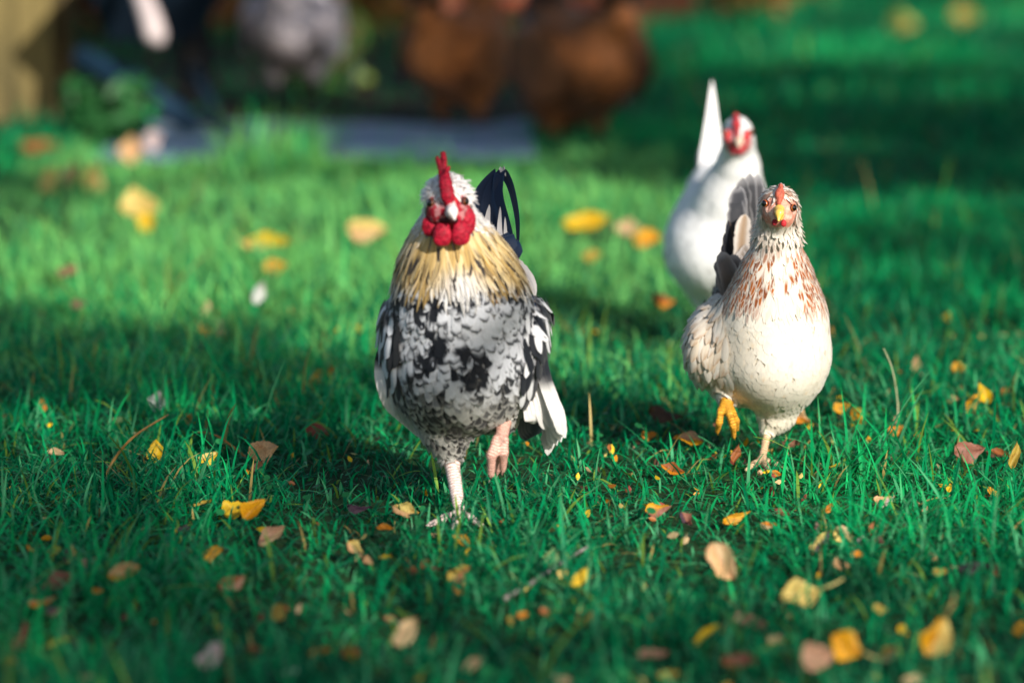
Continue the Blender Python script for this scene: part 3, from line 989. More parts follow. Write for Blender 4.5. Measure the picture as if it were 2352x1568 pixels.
def cR_breast(Pb, Pv, u, v, r):
    n1 = noise(Pv * 105, 1); n2 = noise(Pb * 47, 2)
    q = n2 * .92 + r * .30 + .25 * (n1 - .5)
    white = sstep(.50, .58, q)
    tip = sstep(.80, .92, v + .25 * (n1 - .5) + .06 * np.abs(u))
    w_ = white * (1 - .9 * tip * (n1 > .40) * ((r * 3.7) % 1 < .75)) + (1 - white) * tip * (n1 > .52) * .9
    side = np.clip(np.abs(Pb[:, 0] - .002) / .085, 0, 1)
    w_ = w_ * (1 - .55 * sstep(.72, 1.0, side))  # flank shading put into the plumage: white mottles fade at the sides
    c_ = lerp(BLACK, A(.64, .65, .69), w_)
    edge = np.maximum(sstep(.66, .9, v), sstep(.55, .95, np.abs(u)))
    low = lerp(A(.020, .019, .02), A(.54, .52, .48), edge * (.35 + .8 * r) + .8 * sstep(.50, .62, n2 * .7 + .3 * ((r * 5.7) % 1)))
    t = sstep(zB + .045, zB - .012, Pb[:, 2] + .02 * (n2 - .5))
    return lerpa(c_, low, t)


def cR_hackle(Pb, Pv, u, v, r):
    r2 = (r * 7.31) % 1; r3 = (r * 13.7) % 1
    base = lerp(A(.44, .27, .065), A(.72, .56, .30), r2)
    cx = np.exp(-((Pv[:, 0] - .004) / .024) ** 2) * sstep(zHt - .03, zH + .012, Pv[:, 2]) + .75 * sstep(zH + .016, zH - .004, Pv[:, 2]) * (r2 > .35)
    base = lerpa(base, np.tile(A(.74, .71, .68), (len(r), 1)), np.maximum(np.minimum(cx, 1), sstep(zHt + .002, zHt + .03, Pb[:, 2])))
    org = sstep(.8, .9, r3) * (Pb[:, 0] > .005) * (Pb[:, 2] < zHt - .02)
    base = lerpa(base, np.tile(A(.55, .26, .05), (len(r), 1)), org * .8)
    dk = (r3 < .48) * sstep(.55, .15, np.abs(u)) * sstep(.35, .6, v) * sstep(1.0, .9, v)
    dk = np.maximum(dk, (r3 > .82) * sstep(.35, .5, v) * sstep(.98, .85, v) * (Pb[:, 2] < zHt + .01))
    dk = np.maximum(dk, (r2 < .28) * sstep(.35, .65, np.abs(u)) * .6 * sstep(.2, .4, v))
    return lerpa(base, np.tile(A(.03, .022, .018), (len(r), 1)), dk)


fs = Feathers()
nf = lambda P: ~rface(P)
R.plume(fs, lambda P: (P[:, 2] < zH + .014) & (P[:, 2] > hockL[2] + .034) & (P[:, 1] < .20), .0072, .022, .0088, cR_breast, spR, rng, lift=.0020, h0=.001, fluff=.09, soft=.72)
R.fuzz(fs, lambda P: (P[:, 2] < zH + .010) & (P[:, 2] > zB) & (P[:, 1] < .16), 1500, .010, .0011, lambda Pb, Pv, u, v, r: cR_breast(Pb, Pv, u, np.full(len(v), .6), .3 + .4 * r), spR, rng, lift=.0018, h0=.0012, camber=0, soft=.85)
R.plume(fs, lambda P: (P[:, 2] <= hockL[2] + .045) & (P[:, 2] > hockL[2] + .002), .0055, .015, .005, lambda *a: cR_breast(*a) * .9, spR, rng, lift=.003, down=1.5, fluff=.06)
R.plume(fs, lambda P: (P[:, 1] >= .16) & (P[:, 2] > .08), .013, .035, .012, cR_breast, spR, rng, lift=.004)
fs.build('plumage', R.root)
fs = Feathers()
R.plume(fs, lambda P: (P[:, 2] > zH + .036) & (P[:, 2] < zHt + .012) & nf(P), .0042, .046, .0034, cR_hackle, spR, rng, lv=.38, lift=.0026, h0=.002, pointed=True, nv=9, jit=.12, clip=.03, soft=.6)
R.plume(fs, lambda P: (P[:, 2] > zH + .018) & (P[:, 2] < zH + .05) & nf(P), .0050, .030, .0036, cR_hackle, spR, rng, lift=.002, h0=.0015, pointed=True, nv=7, jit=.14, clip=.03, soft=.6)
R.plume(fs, lambda P: (P[:, 2] >= zHt + .006) & (P[:, 2] < p(1029, 470, 0)[2]) & nf(P), .0040, .026, .0024, cR_hackle, spR, rng, lift=.0026, h0=.001, pointed=True, nv=7, jit=.14, clip=.03)
R.plume(fs, lambda P: (P[:, 2] > p(1029, 446, 0)[2]) & (np.abs(P[:, 0] - hc[0]) > np.where(P[:, 1] < hc[1] + .01, .0135, .006)), .0026, .010, .0014, const((.82, .78, .77), .2), spR, rng, lift=.006, h0=.001, pointed=True, nv=4, nu=3, jit=.5, down=-.1)
R.plume(fs, lambda P: (P[:, 2] > p(1029, 525, 0)[2]) & nf(P), .0030, .0085, .0016, const((.80, .76, .75), .25), spR, rng, lift=.003, h0=.0006, pointed=True, nv=4, nu=3, jit=.35)
fs.build('hackle', R.root)

cRed = lambda V: A(.43, .008, .030)[None] * (.5 + .85 * noise(V * 330, 8))[:, None]
R.solid('comb', [cone(p(1033, 480, -.066), p(1028, 448, -.068), .0038, .0050), cone(p(1028, 448, -.068), p(1023, 420, -.063), .0050, .0046), cone(p(1023, 420, -.063), p(1020, 402, -.048), .0046, .0042), cone(p(1020, 402, -.04), p(1026, 402, .012), .005, .004),
                 cone(p(1020, 408, -.052), p(1004, 364, -.050), .0046, .0024, .004), cone(p(1020, 406, -.036), p(1018, 354, -.030), .0050, .0032, .004), cone(p(1023, 408, -.058), p(1027, 386, -.062), .0040, .0020, .004), cone(p(1023, 406, -.012), p(1031, 384, -.006), .0040, .0018, .004),
                 cone(p(1026, 436, -.069), p(1033, 424, -.070), .0030, .0014, .003), cone(p(1024, 404, .008), p(1028, 390, .02), .0040, .0018, .004)], .0009, M_COMB, cRed, rough=.0016)
for k, (a_, b_) in enumerate((((1022, 508, -.054), (1017, 536, -.060)), ((1050, 508, -.054), (1058, 534, -.061)))):
    sg = 1 if k else -1
    R.solid('wattle', [cone(p(*a_), p(*b_), .0052, .0062), ell(p(b_[0] + 2 * sg, b_[1] + 2, b_[2]), (.0100, .0034, .0125), .007, rotm('z', 16 * sg)), ell(p(b_[0] - 9, b_[1] + 13, b_[2] - .001), (.0050, .0028, .0068), .006),
                      ell(p(b_[0] + 9, b_[1] + 12, b_[2] + .001), (.0046, .0026, .0062), .006)], .0010, M_COMB, cRed, rough=.0011)
R.solid('earlobe', [ell(p(986, 521, -.046), (.0092, .0042, .0110), .004, rotm('z', -25)), ell(p(997, 527, -.048), (.006, .0035, .007), .004), ell(p(980, 512, -.043), (.004, .003, .006), .004)], .0011, M_COMB, cRed, rough=.001)
R.solid('earlobe', [ell(p(1077, 508, -.046), (.0085, .0042, .0150), .004, rotm('z', 25)), ell(p(1066, 500, -.048), (.006, .0035, .009), .004), ell(p(1073, 528, -.045), (.005, .003, .006), .004)], .0011, M_COMB, cRed, rough=.001)
R.solid('face_skin', [ell(p(1000, 470, -.050), (.0095, .008, .012), .01), ell(p(1060, 468, -.050), (.0080, .008, .012), .01), ell(p(1026, 500, -.050), (.019, .011, .009), .01), cone(p(1012, 484, -.055), p(1034, 478, -.064), .008, .0065, .01)],
        .0015, M_COMB, lambda V: lerp(A(.42, .012, .03), A(.60, .24, .25), sstep(.42, .62, noise(V * 220, 4))) * .95, rough=.0009)
R.solid('beak', [cone(p(1036, 474, -.066), p(1039, 486, -.078), .0060, .0058), cone(p(1039, 486, -.078), p(1044, 503, -.082), .0057, .0016, .004), cone(p(1034, 490, -.066), p(1037, 498, -.074), .0060, .0030, .004)],
        .0010, M_HORN, lambda V: np.tile(A(.74, .68, .66), (len(V), 1)))
R.solid('mouth', [cone(p(1016, 506, -.061), p(1046, 506, -.064), .0036, .0034, .004)], .001, M_COMB, lambda V: np.tile(A(.05, .006, .008), (len(V), 1)))
R.eye(p(992, 466, -.055), .0058, (-.80, -.60, .05), (.16, .04, .01), .85); R.eye(p(1067, 462, -.055), .0055, (.84, -.54, .05), (.16, .04, .01), .85)


def cR_wing(Pb, Pv, u, v, r):
    w_ = sstep(.22, .36, v + (r - .5) * .25 + .12 * (noise(Pv * 70, 6) - .5))
    return lerpa(lerp(BLACK, A(.6, .6, .62), (r > .8) * 1.0), np.tile(A(.74, .72, .69), (len(u), 1)), w_)


def cR_wingd(Pb, Pv, u, v, r): return lerp(A(.06, .07, .075), A(.16, .17, .18), sstep(.4, .95, np.abs(u)))


sideR, sideL = A(.30, 1, .1), A(-.30, 1, .1)
fs = Feathers()
for k in range(10):                                     # wing at picture right
    t = k / 9
    fs.ribbon([p(1236 - 8 * t, 760 + 25 * t, .03 + .07 * t), p(1252 - 10 * t, 860 + 10 * t, .025 + .06 * t), p(1284 - 24 * t, 950 + 10 * t, .02 + .06 * t), p(1296 - 44 * t + 8 * (k % 2), 1000 + 50 * t * (1 - .35 * t), .03 + .06 * t)],
              .0105, A(.75, .62, .1), cR_wing, tip='round', rnd=(k * .618) % 1, cup=.25, split=.03)
for k in range(4):
    fs.ribbon([p(1240 - 6 * k, 860, .12), p(1238 - 8 * k, 950, .11), p(1226 - 6 * k, 1000 + 4 * k, .11)], .013, A(.9, .35, .05), cR_wingd, cup=.2)
for k in range(4):
    fs.ribbon([p(1252 + 3 * k, 900, .06), p(1272 - 2 * k, 980, .07), p(1258 - 4 * k, 1046 - 10 * k, .08)], .0085, A(.8, .5, 0), lambda *a: cR_wing(a[0], a[1], a[2], a[3] + .5, a[4]) * .8, cup=.2)
for k in range(5):
    fs.ribbon([p(1226 - 3 * k, 790 + 12 * k, .055), p(1238 - 5 * k, 850 + 12 * k, .035), p(1256 - 8 * k, 925 + 10 * k, .03), p(1268 - 13 * k, 985 - 8 * k + 12 * (k % 2), .04)], .0105, A(.8, .55, .1), lambda *a: cR_wing(*a) * .93, rnd=(k * .43 + .1) % 1, cup=.25, split=.04)
wr = lambda P: (P[:, 0] > .072) & (P[:, 2] < p(1200, 700, 0)[2]) & (P[:, 2] > p(1200, 880, 0)[2])
R.plume(fs, wr, .010, .034, .0085, lambda Pb, Pv, u, v, r: lerp(BLACK, A(.70, .70, .72), sstep(.5, .6, r + .3 * (noise(Pv * 50, 3) - .5)) * sstep(.15, .4, v)), spR, rng, lift=.004, h0=.004, down=1.2)
fs.build('wing', R.root)
fs = Feathers()
for k in range(7):                                     # wing at picture left
    t = k / 6
    fs.ribbon([p(892 + 4 * t, 760 + 20 * t, .03 + .06 * t), p(877 + 6 * t, 840 + 10 * t, .03 + .06 * t), p(886 + 16 * t, 905 + 14 * t, .03 + .06 * t), p(904 + 62 * t, 955 + 52 * t, .05 + .07 * t)],
              .0090, A(-.85, .5, .1), cR_wing, tip='round', rnd=(k * .618 + .3) % 1, cup=.25, split=.03)
for k in range(4):
    fs.ribbon([p(900 + 8 * k, 850, .10), p(912 + 10 * k, 920, .10), p(938 + 14 * k, 975, .11)], .012, A(-.9, .35, .05), lambda *a: cR_wingd(*a) * 1.2 + .03, cup=.2)
wl = lambda P: (P[:, 0] < -.068) & (P[:, 2] < p(900, 700, 0)[2]) & (P[:, 2] > p(900, 850, 0)[2])
R.plume(fs, wl, .010, .034, .0085, lambda Pb, Pv, u, v, r: lerp(BLACK, A(.62, .64, .68), sstep(.45, .55, r) * sstep(.15, .4, v)), spR, rng, lift=.004, h0=.004, down=1.2)
fs.build('wing', R.root)

NAVY = A(.004, .013, .040)
cN = lambda Pb, Pv, u, v, r: lerp(NAVY, A(.010, .035, .085), sstep(.5, 1, np.abs(u)) * .8 * r + .1)
cW = lambda Pb, Pv, u, v, r: np.tile(A(.72, .68, .68), (len(u), 1)) * (.85 + .2 * r)[:, None]
fs = Feathers()
D = .20
fs.ribbon([p(1150, 640, D), p(1128, 540, D), p(1110, 460, D + .01), p(1137, 388, D + .03)], .020, A(1, .1, 0), cN, tip='taper2')
fs.ribbon([p(1158, 640, D), p(1142, 540, D), p(1132, 460, D + .01), p(1146, 390, D + .03)], .020, A(1, 0, 0), cN, tip='taper2')
fs.ribbon([p(1150, 640, D + .01), p(1126, 540, D + .012), p(1108, 480, D + .02), p(1112, 430, D + .03)], .010, A(.7, .7, 0), cN)
fs.ribbon([p(1150, 640, D - .012), p(1126, 560, D - .012), p(1118, 520, D - .01), p(1124, 470, D - .01)], .0085, A(1, .4, 0), cW, tip='point')
fs.ribbon([p(1160, 640, D - .012), p(1150, 570, D - .012), p(1147, 530, D - .01), p(1149, 475, D - .01)], .0065, A(1, .4, 0), cW, tip='point')
fs.ribbon([p(1166, 640, D - .012), p(1162, 570, D - .012), p(1161, 540, D - .01), p(1160, 498, D - .01)], .0048, A(1, .4, 0), cW, tip='point')
fs.ribbon([p(1146, 420, D + .035), p(1150, 400, D + .035), p(1154, 386, D + .035), p(1162, 405, D + .04)], .006, A(1, .4, .3), cW, tip='point')
fs.ribbon([p(1166, 660, D), p(1152, 590, D - .01), p(1160, 560, D - .03), p(1190, 598, D - .04)], .016, A(1, .3, .5), cN)
fs.ribbon([p(1160, 650, D), p(1140, 580, D - .01), p(1142, 545, D - .03), p(1168, 570, D - .04)], .016, A(1, .3, .5), cN)
for k, (a_, b_) in enumerate((((1140, 560), (1158, 600)), ((1158, 545), (1182, 596)), ((1150, 575), (1172, 606)), ((1168, 560), (1194, 590)))):
    fs.ribbon([p(1150 + 4 * k, 640, D - .02), p(a_[0] - 6, a_[1] + 25, D - .045), p(a_[0], a_[1], D - .06), p(b_[0], b_[1], D - .07)], .013, A(1, .2, .4), cN, rnd=.2 + .2 * k, tip='round')
tailR = fs.build('tail', R.root)
fs = Feathers()
fs.ribbon([p(1150, 560, D + .01), p(1142, 450, D + .015), p(1150, 396, D + .03), p(1172, 425, D + .05), p(1188, 500, D + .05), p(1190, 578, D + .04)], .0080, A(.85, .4, .3), cN, tip='point', nv=26)
fs.ribbon([p(1146, 560, D + .01), p(1104, 510, D + .015), p(1101, 460, D + .03), p(1128, 398, D + .04)], .0045, A(.9, .3, 0), cN, tip='point', nv=22)
fs.ribbon([p(1180, 590, D - .02), p(1184, 640, D - .03), p(1190, 660, D - .03)], .006, A(1, .3, 0), cN)
fs.build('sickle_feather', tailR)
fs = Feathers()
fs.ribbon([p(1172, 588, D - .04), p(1188, 608, D - .05), p(1212, 632, D - .05), p(1226, 660, D - .05), p(1229, 684, D - .045)], .0085, A(1, 0, .8), cW, tip='point', split=.05)
fs.ribbon([p(1170, 600, D - .05), p(1190, 630, D - .06), p(1210, 650, D - .06)], .010, A(1, 0, .8), cW, tip='point', split=.1)
fs.build('saddle_plume', R.root)
fs = Feathers()
cO = lambda Pb, Pv, u, v, r: lerp(A(.55, .24, .03), A(.75, .55, .30), sstep(.6, 1, v) * .7 + .2 * r)
for k in range(6):
    fs.ribbon([p(1200 + 2 * k, 640 + 6 * k, .07), p(1222 + 2 * k, 690 + 5 * k, .035), p(1241 + 2 * k, 732 + 3 * k, .03), p(1256 - 3 * k, 766 + 7 * k, .035)], .0042, A(.6, .6, .5), cO if k % 3 else cN, tip='point')
fs.build('saddle', R.root)


# ================================================================== CREAM HEN
H = Bird('hen', 1756, 1084, 'cream breasted hen with rust flecked neck, grey tail and one yellow foot lifted', 'hen')
p = H.p; H.res2 = .003 ** 2
rng = np.random.default_rng(5)
hk = p(1763, 990, .06); ft = p(1750, 1080, .02); ft[2] = .012
prH = [ell(p(1789, 478, -.03), (.0215, .028, .0265)),
       cone(p(1789, 485, -.02), p(1786, 555, .0), .0205, .0225), cone(p(1786, 555, .0), p(1781, 640, .018), .0225, .043, .02),
       cone(p(1781, 640, .018), p(1777, 730, .035), .043, .063, .02), cone(p(1777, 730, .035), p(1774, 800, .05), .064, .069, .02),
       ell(p(1774, 815, .06), (.070, .09, .066), .02), ell(p(1722, 800, .15), (.066, .09, .060), .02),
       cone(p(1715, 740, .17), p(1698, 640, .23), .045, .024, .02),
       ell(p(1646, 792, .10), (.030, .08, .050), .045, rotm('z', -20)),
       cone(p(1790, 880, .06), p(1784, 948, .065), .046, .023, .02), cone(p(1784, 948, .065), hk, .021, .0085, .01), cone(hk, ft, .0055, .0048, .005),
       cone(p(1692, 868, .09), p(1668, 918, .04), .034, .0095, .02)]
lgH = [(hk, ft, .0058)]
r0 = p(1667, 915, .035)
for q1, q2, q3, r_ in (((1655, 945, .012), (1652, 970, .01), (1648, 991, .022), .0046), ((1676, 950, .006), (1684, 978, .006), (1686, 1002, .016), .0048), ((1684, 948, .02), (1692, 966, .024), (1693, 986, .036), .004)):
    a_, b_, c_ = p(*q1), p(*q2), p(*q3)
    prH += [cone(r0, a_, .0052, r_ * 1.05, .004), cone(a_, b_, r_, r_, .002), cone(b_, c_, r_, r_ * .7, .002), cone(c_, c_ + A(-.001, .002, -.009), .0018, .0005, .002)]
    lgH += [(r0, a_, .0055), (a_, b_, r_), (b_, c_, r_)]
tp, tl = toes(H, ft, 6, .045, .0048)
prH += tp; lgH += tl
hcH = p(1789, 480, -.03)


def hface(P): return (P[:, 1] < hcH[1] - .007) & (P[:, 2] > p(0, 514, 0)[2]) & (P[:, 2] < p(0, 446, 0)[2])


def hskin(V, g, ld):
    c_ = np.tile(A(.62, .55, .44), (len(V), 1))
    c_[hface(V)] = A(.68, .27, .19)[None] + A(.10, .26, .24)[None] * sstep(.5, .75, noise(V[hface(V)] * 190, 6))[:, None]
    leg = ld < 1.5
    c_[leg] = A(.70, .50, .30)  # standing leg coloured paler for the sun on it
    c_[leg & (V[:, 0] < -.03)] = A(.72, .36, .03)
    return c_


H.body(prH, lgH, .003, hskin)
spH = [p(1789, 440, -.03), p(1789, 500, -.01), p(1783, 640, .03), p(1777, 730, .045), p(1774, 830, .08), p(1722, 815, .17), p(1690, 780, .26)]
zN0, zN1 = p(0, 690, 0)[2], p(0, 540, 0)[2]


def cH_breast(Pb, Pv, u, v, r):
    n1 = noise(Pb * 34, 5)
    c_ = lerp(A(.80, .71, .58), A(.85, .80, .71), n1)
    sp = sstep(.86, .95, r) * sstep(.5, .9, v) * sstep(.7, .2, np.abs(u))
    c_ = lerpa(c_, np.tile(A(.70, .46, .22), (len(u), 1)), sp * .5)
    return c_ * (.90 + .12 * v)[:, None]


def cH_neck(Pb, Pv, u, v, r):
    side = sstep(.008, .034, np.abs(Pb[:, 0] - p(1783, 640, 0)[0]))
    k = sstep(.50, .56, noise(Pb * 70, 7) * .8 + .42 * side + .30 * (r - .5) + .03)
    core = sstep(.95, .5, np.abs(u)) * sstep(.25, .5, v) * sstep(.98, .86, v)
    rust = lerp(A(.46, .13, .018), A(.17, .042, .012), (r * 9.7) % 1)
    lowc = sstep(zN0 - .005, zN0 + .03, Pb[:, 2]) * sstep(zN1 + .01, zN1 - .02, Pb[:, 2]) + .12
    return lerpa(np.tile(A(.80, .73, .64), (len(u), 1)) * (.9 + .1 * v)[:, None], rust, core * k * np.minimum(lowc + side * .4, 1))


fs = Feathers()
nb = lambda P: ~hface(P)
H.plume(fs, lambda P: (P[:, 2] < zN0 + .012) & (P[:, 2] > hk[2] + .045), .0070, .020, .0082, cH_breast, spH, rng, lift=.0005, h0=.0006, fluff=.10, soft=.94, camber=.0, hr=.0004)
H.fuzz(fs, lambda P: (P[:, 2] < zN0 + .016) & (P[:, 2] > hk[2] + .045), 2500, .012, .0016, cH_breast, spH, rng, lift=.0006, h0=.0006, camber=0, soft=.95, hr=.0003)
H.plume(fs, lambda P: (P[:, 2] <= hk[2] + .05) & (P[:, 2] > hk[2] + .003), .0046, .015, .0042, const((.78, .71, .58)), spH, rng, lift=.0015, down=1.3, fluff=.08, soft=.85, hr=.0006)
fs.build('plumage', H.root)
fs = Feathers()
H.plume(fs, lambda P: (P[:, 2] > zN0) & (P[:, 2] < zN1) & nb(P), .0046, .027, .0036, cH_neck, spH, rng, lift=.0012, h0=.0008, pointed=True, jit=.13, soft=.85, hr=.0006, camber=.1)
H.plume(fs, lambda P: (P[:, 2] >= zN1) & (P[:, 2] < hcH[2]) & nb(P), .0042, .015, .0028, cH_neck, spH, rng, lift=.005, h0=.001, pointed=True, jit=.2, nv=5)
cHh = lambda Pb, Pv, u, v, r: lerpa(np.tile(A(.80, .70, .62), (len(u), 1)), np.tile(A(.36, .13, .05), (len(u), 1)), (r < .36) * .75)
H.plume(fs, lambda P: (P[:, 2] >= p(0, 500, 0)[2]) & nb(P), .0030, .0085, .0017, cHh, spH, rng, lift=.0025, h0=.0006, pointed=True, nv=4, nu=3, jit=.25)
fs.build('hackle', H.root)
cPk = lambda V: A(.70, .16, .10)[None] * (.7 + .5 * noise(V * 300, 8))[:, None]
H.solid('comb', [cone(p(1789, 468, -.058), p(1791, 445, -.054), .0026, .0032), cone(p(1791, 445, -.054), p(1793, 426, -.040), .0032, .0024), cone(p(1792, 440, -.052), p(1793, 424, -.052), .0028, .0015, .003), cone(p(1793, 430, -.040), p(1794, 424, -.02), .003, .002, .003)], .0009, M_COMB, cPk)
H.solid('face_skin', [ell(p(1770, 476, -.047), (.0075, .0035, .010), .006), ell(p(1811, 480, -.047), (.0072, .0035, .010), .006)], .0011, M_COMB,
        lambda V: lerp(A(.74, .34, .26), A(.80, .56, .48), noise(V * 350, 4)))
H.solid('beak', [cone(p(1790, 482, -.060), p(1790, 490, -.072), .0066, .0052), cone(p(1790, 490, -.072), p(1788, 507, -.078), .0050, .0014, .003), cone(p(1792, 497, -.060), p(1793, 502, -.068), .0052, .0026, .003)],
        .0009, M_HORN, lambda V: lerp(A(.75, .42, .03), A(.80, .56, .16), noise(V * 200, 3)))
H.solid('wattle', [ell(p(1800, 513, -.056), (.0036, .003, .0045))], .0008, M_COMB, lambda V: np.tile(A(.6, .03, .04), (len(V), 1)))
H.solid('wattle', [ell(p(1779, 511, -.056), (.0034, .003, .0042))], .0008, M_COMB, lambda V: np.tile(A(.34, .02, .03), (len(V), 1)))
H.eye(p(1758, 467, -.051), .0050, (-.62, -.78, .05), (.5, .10, .01), .85); H.eye(p(1821, 477, -.050), .0050, (.64, -.76, .05), (.4, .10, .01), .9)


def cH_wing(Pb, Pv, u, v, r):
    c_ = lerp(A(.66, .55, .42), A(.76, .70, .62), (r * 5.3) % 1)
    e = sstep(.55, .85, v) * sstep(.35, .8, np.abs(u) * .7 + .4 * v) * (r < .7)
    return lerpa(c_, np.tile(A(.40, .24, .13), (len(u), 1)), e * .7)


fs = Feathers()
H.plume(fs, lambda P: (P[:, 0] < p(1662, 760, .1)[0]) & (P[:, 2] < p(0, 670, .1)[2]) & (P[:, 2] > p(0, 850, .1)[2]), .0082, .030, .0085, cH_wing, spH, rng, lift=.0035, h0=.003, down=.7, fluff=.1, soft=.6)
for k in range(6):
    t = k / 5
    fs.ribbon([p(1600 + 18 * t, 740 + 10 * t, .10), p(1590 + 22 * t, 800 + 6 * t, .12), p(1592 + 30 * t, 840 + 14 * t, .15)], .0085, A(.5, 1, .2), (lambda Pb, Pv, u, v, r: np.tile(A(.025, .02, .02), (len(u), 1))) if k in (0, 1) else cH_wing, cup=.2)
fs.build('wing', H.root)


def cG(Pb, Pv, u, v, r):
    c_ = lerp(A(.035, .036, .042), A(.46, .44, .44), sstep(.72, 1.0, np.abs(u)) * .6 + sstep(.88, 1, v) * .7 + .10 * noise(Pv * A(90, 90, 30), 2))
    return c_ * (.8 + .5 * r)[:, None]


fs = Feathers()
D = .24
cDk = lambda Pb, Pv, u, v, r: lerp(A(.012, .013, .02), A(.10, .07, .05), sstep(.2, .9, u) * .8)
cFawn = lambda Pb, Pv, u, v, r: lerp(A(.30, .22, .15), A(.58, .50, .44), sstep(.3, .9, np.abs(u)))
for k, (tu, tv, w_) in enumerate(((1750, 425, .011), (1740, 400, .013), (1722, 398, .013), (1706, 408, .013), (1695, 425, .012), (1690, 450, .011))):
    fs.ribbon([p(1700, 700, D), p(1704 + (tu - 1715) * .3, 590, D - .005 * k), p(1712 + (tu - 1715) * .8, 490, D - .006 * k), p(tu, tv, D - .004 * k + .02)], w_ * 1.1, A(1, -.25, .1), cG, rnd=(k * .618 + .2) % 1, split=.08)
for k, (tu, tv) in enumerate(((1672, 505), (1664, 535), (1660, 560))):
    fs.ribbon([p(1690, 690, D - .03), p(1682 - 4 * k, 610, D - .035), p(tu, tv, D - .04)], .0075, A(1, .3, 0), cDk, rnd=.3 * k)
fs.ribbon([p(1700, 640, D - .05), p(1703, 570, D - .055), p(1706, 530, D - .055), p(1712, 492, D - .05)], .0105, A(1, 0, .1), lambda Pb, Pv, u, v, r: lerp(A(.30, .20, .12), A(.56, .50, .45), sstep(.15, .8, np.abs(u))), split=.06)
for k in range(7):
    t = k / 6
    fs.ribbon([p(1712 - 10 * t, 740, D - .08), p(1708 - 30 * t, 660 + 10 * t, D - .075), p(1712 - 52 * t, 560 + 60 * t, D - .06)], .011, A(1, -.3, .1), lambda *a: lerpa(cG(*a), cFawn(*a), np.full(len(a[2]), .45)) * 1.15, rnd=(k * .37) % 1)
H.plume(fs, lambda P: (P[:, 1] > .17) & (P[:, 2] > p(0, 760, .2)[2]), .010, .034, .011, lambda *a: lerpa(cG(*a), cFawn(*a), np.full(len(a[2]), .5)), [spH[-1], p(1700, 640, .24), p(1720, 500, .25)], rng, lift=.006, h0=.002, down=0)
for k in range(12):
    t = k / 11; w_ = (k * .618) % 1
    fs.ribbon([p(1706 - 20 * w_, 735 - 10 * t, D - .10), p(1696 - 24 * w_, 680 - 40 * t, D - .10 - .004 * k), p(1690 - 44 * w_, 640 - 62 * t, D - .085 - .004 * k)], .0125, A(1, -.2, .15), lambda *a: lerpa(lerp(A(.10, .085, .075), A(.42, .37, .34), sstep(.55, 1, np.abs(a[2])) + sstep(.8, 1, a[3])), np.tile(A(.3, .2, .13), (len(a[2]), 1)), .5 * noise(a[1] * 120, 4)), rnd=w_, split=.04)
fs.build('tail', H.root)

# ================================================================== WHITE HEN
Wh = Bird('hen', 1680, 822, 'white hen with a tall white tail behind the cream hen', 'hen')
p = Wh.p; Wh.res2 = .0035 ** 2
rng = np.random.default_rng(9)
hk = p(1672, 745, .06); ft = p(1680, 818, .02); ft[2] = .012
hk2 = p(1640, 748, .10); ft2 = p(1640, 808, .12)
prW = [ell(p(1694, 312, -.05), (.0225, .030, .029)), cone(p(1696, 330, -.03), p(1693, 390, .0), .0235, .030), cone(p(1693, 390, .0), p(1680, 450, .025), .030, .047, .02),
       cone(p(1680, 450, .025), p(1660, 530, .055), .047, .070, .02), ell(p(1645, 575, .075), (.079, .10, .072), .02), ell(p(1620, 560, .16), (.062, .09, .062), .02),
       cone(p(1640, 500, .15), p(1630, 400, .23), .060, .020, .03), cone(p(1660, 500, .10), p(1640, 420, .18), .05, .03, .03),
       cone(p(1668, 650, .06), hk, .04, .009, .02), cone(hk, ft, .0056, .005, .005), cone(p(1625, 650, .10), hk2, .036, .009, .02), cone(hk2, ft2, .0056, .005, .005)]
tp, tl = toes(Wh, ft, 10, .042, .005); prW += tp
lgW = [(hk, ft, .006), (hk2, ft2, .006)] + tl
hcW = p(1694, 312, -.05)
wface = lambda P: (P[:, 1] < hcW[1] - .004) & (P[:, 2] > p(0, 352, 0)[2]) & (P[:, 2] < p(0, 300, 0)[2])


def wskin(V, g, ld):
    c_ = np.tile(A(.74, .74, .74), (len(V), 1)); c_[wface(V)] = A(.55, .10, .10); c_[ld < 1.5] = A(.72, .5, .3)
    return c_


Wh.body(prW, lgW, .0035, wskin)
spW = [p(1694, 280, -.05), p(1696, 350, -.01), p(1680, 450, .03), p(1660, 530, .06), p(1645, 600, .09), p(1625, 590, .18), p(1600, 560, .28)]
fs = Feathers()
Wh.plume(fs, lambda P: (P[:, 2] > hk[2] + .004) & (P[:, 2] < p(0, 440, 0)[2]), .009, .024, .010, const((.86, .855, .85), .04), spW, rng, lift=.0014, soft=.86, hr=.0007, camber=.06, fluff=.08)
Wh.plume(fs, lambda P: (P[:, 2] >= p(0, 450, 0)[2]) & ~wface(P), .0065, .018, .005, const((.86, .855, .85), .04), spW, rng, lift=.0006, pointed=True, nv=5, soft=.9, hr=.0004)
fs.build('plumage', Wh.root)
cWw = const((.86, .85, .86), .05)
fs = Feathers()
for k in range(8):
    t = k / 7
    fs.ribbon([p(1642, 460, .16 + .02 * t), p(1632 - 5 * t, 370, .20 + .02 * t), p(1630 + 10 * t, 280 + 10 * abs(k - 3), .22 + .03 * t), p(1634 + 4 * t, 186 + 9 * abs(k - 3), .25 + .02 * t)], .029, A(.9, .55, .1), cWw, tip='taper', base=.5)
for k in range(5):
    fs.ribbon([p(1648, 480, .13), p(1640 - 8 * k, 420, .16 + .01 * k), p(1636 - 7 * k, 360 + 18 * k, .19 + .01 * k)], .016, A(.8, .6, .1), cWw)
fs.build('tail', Wh.root)
fs = Feathers()
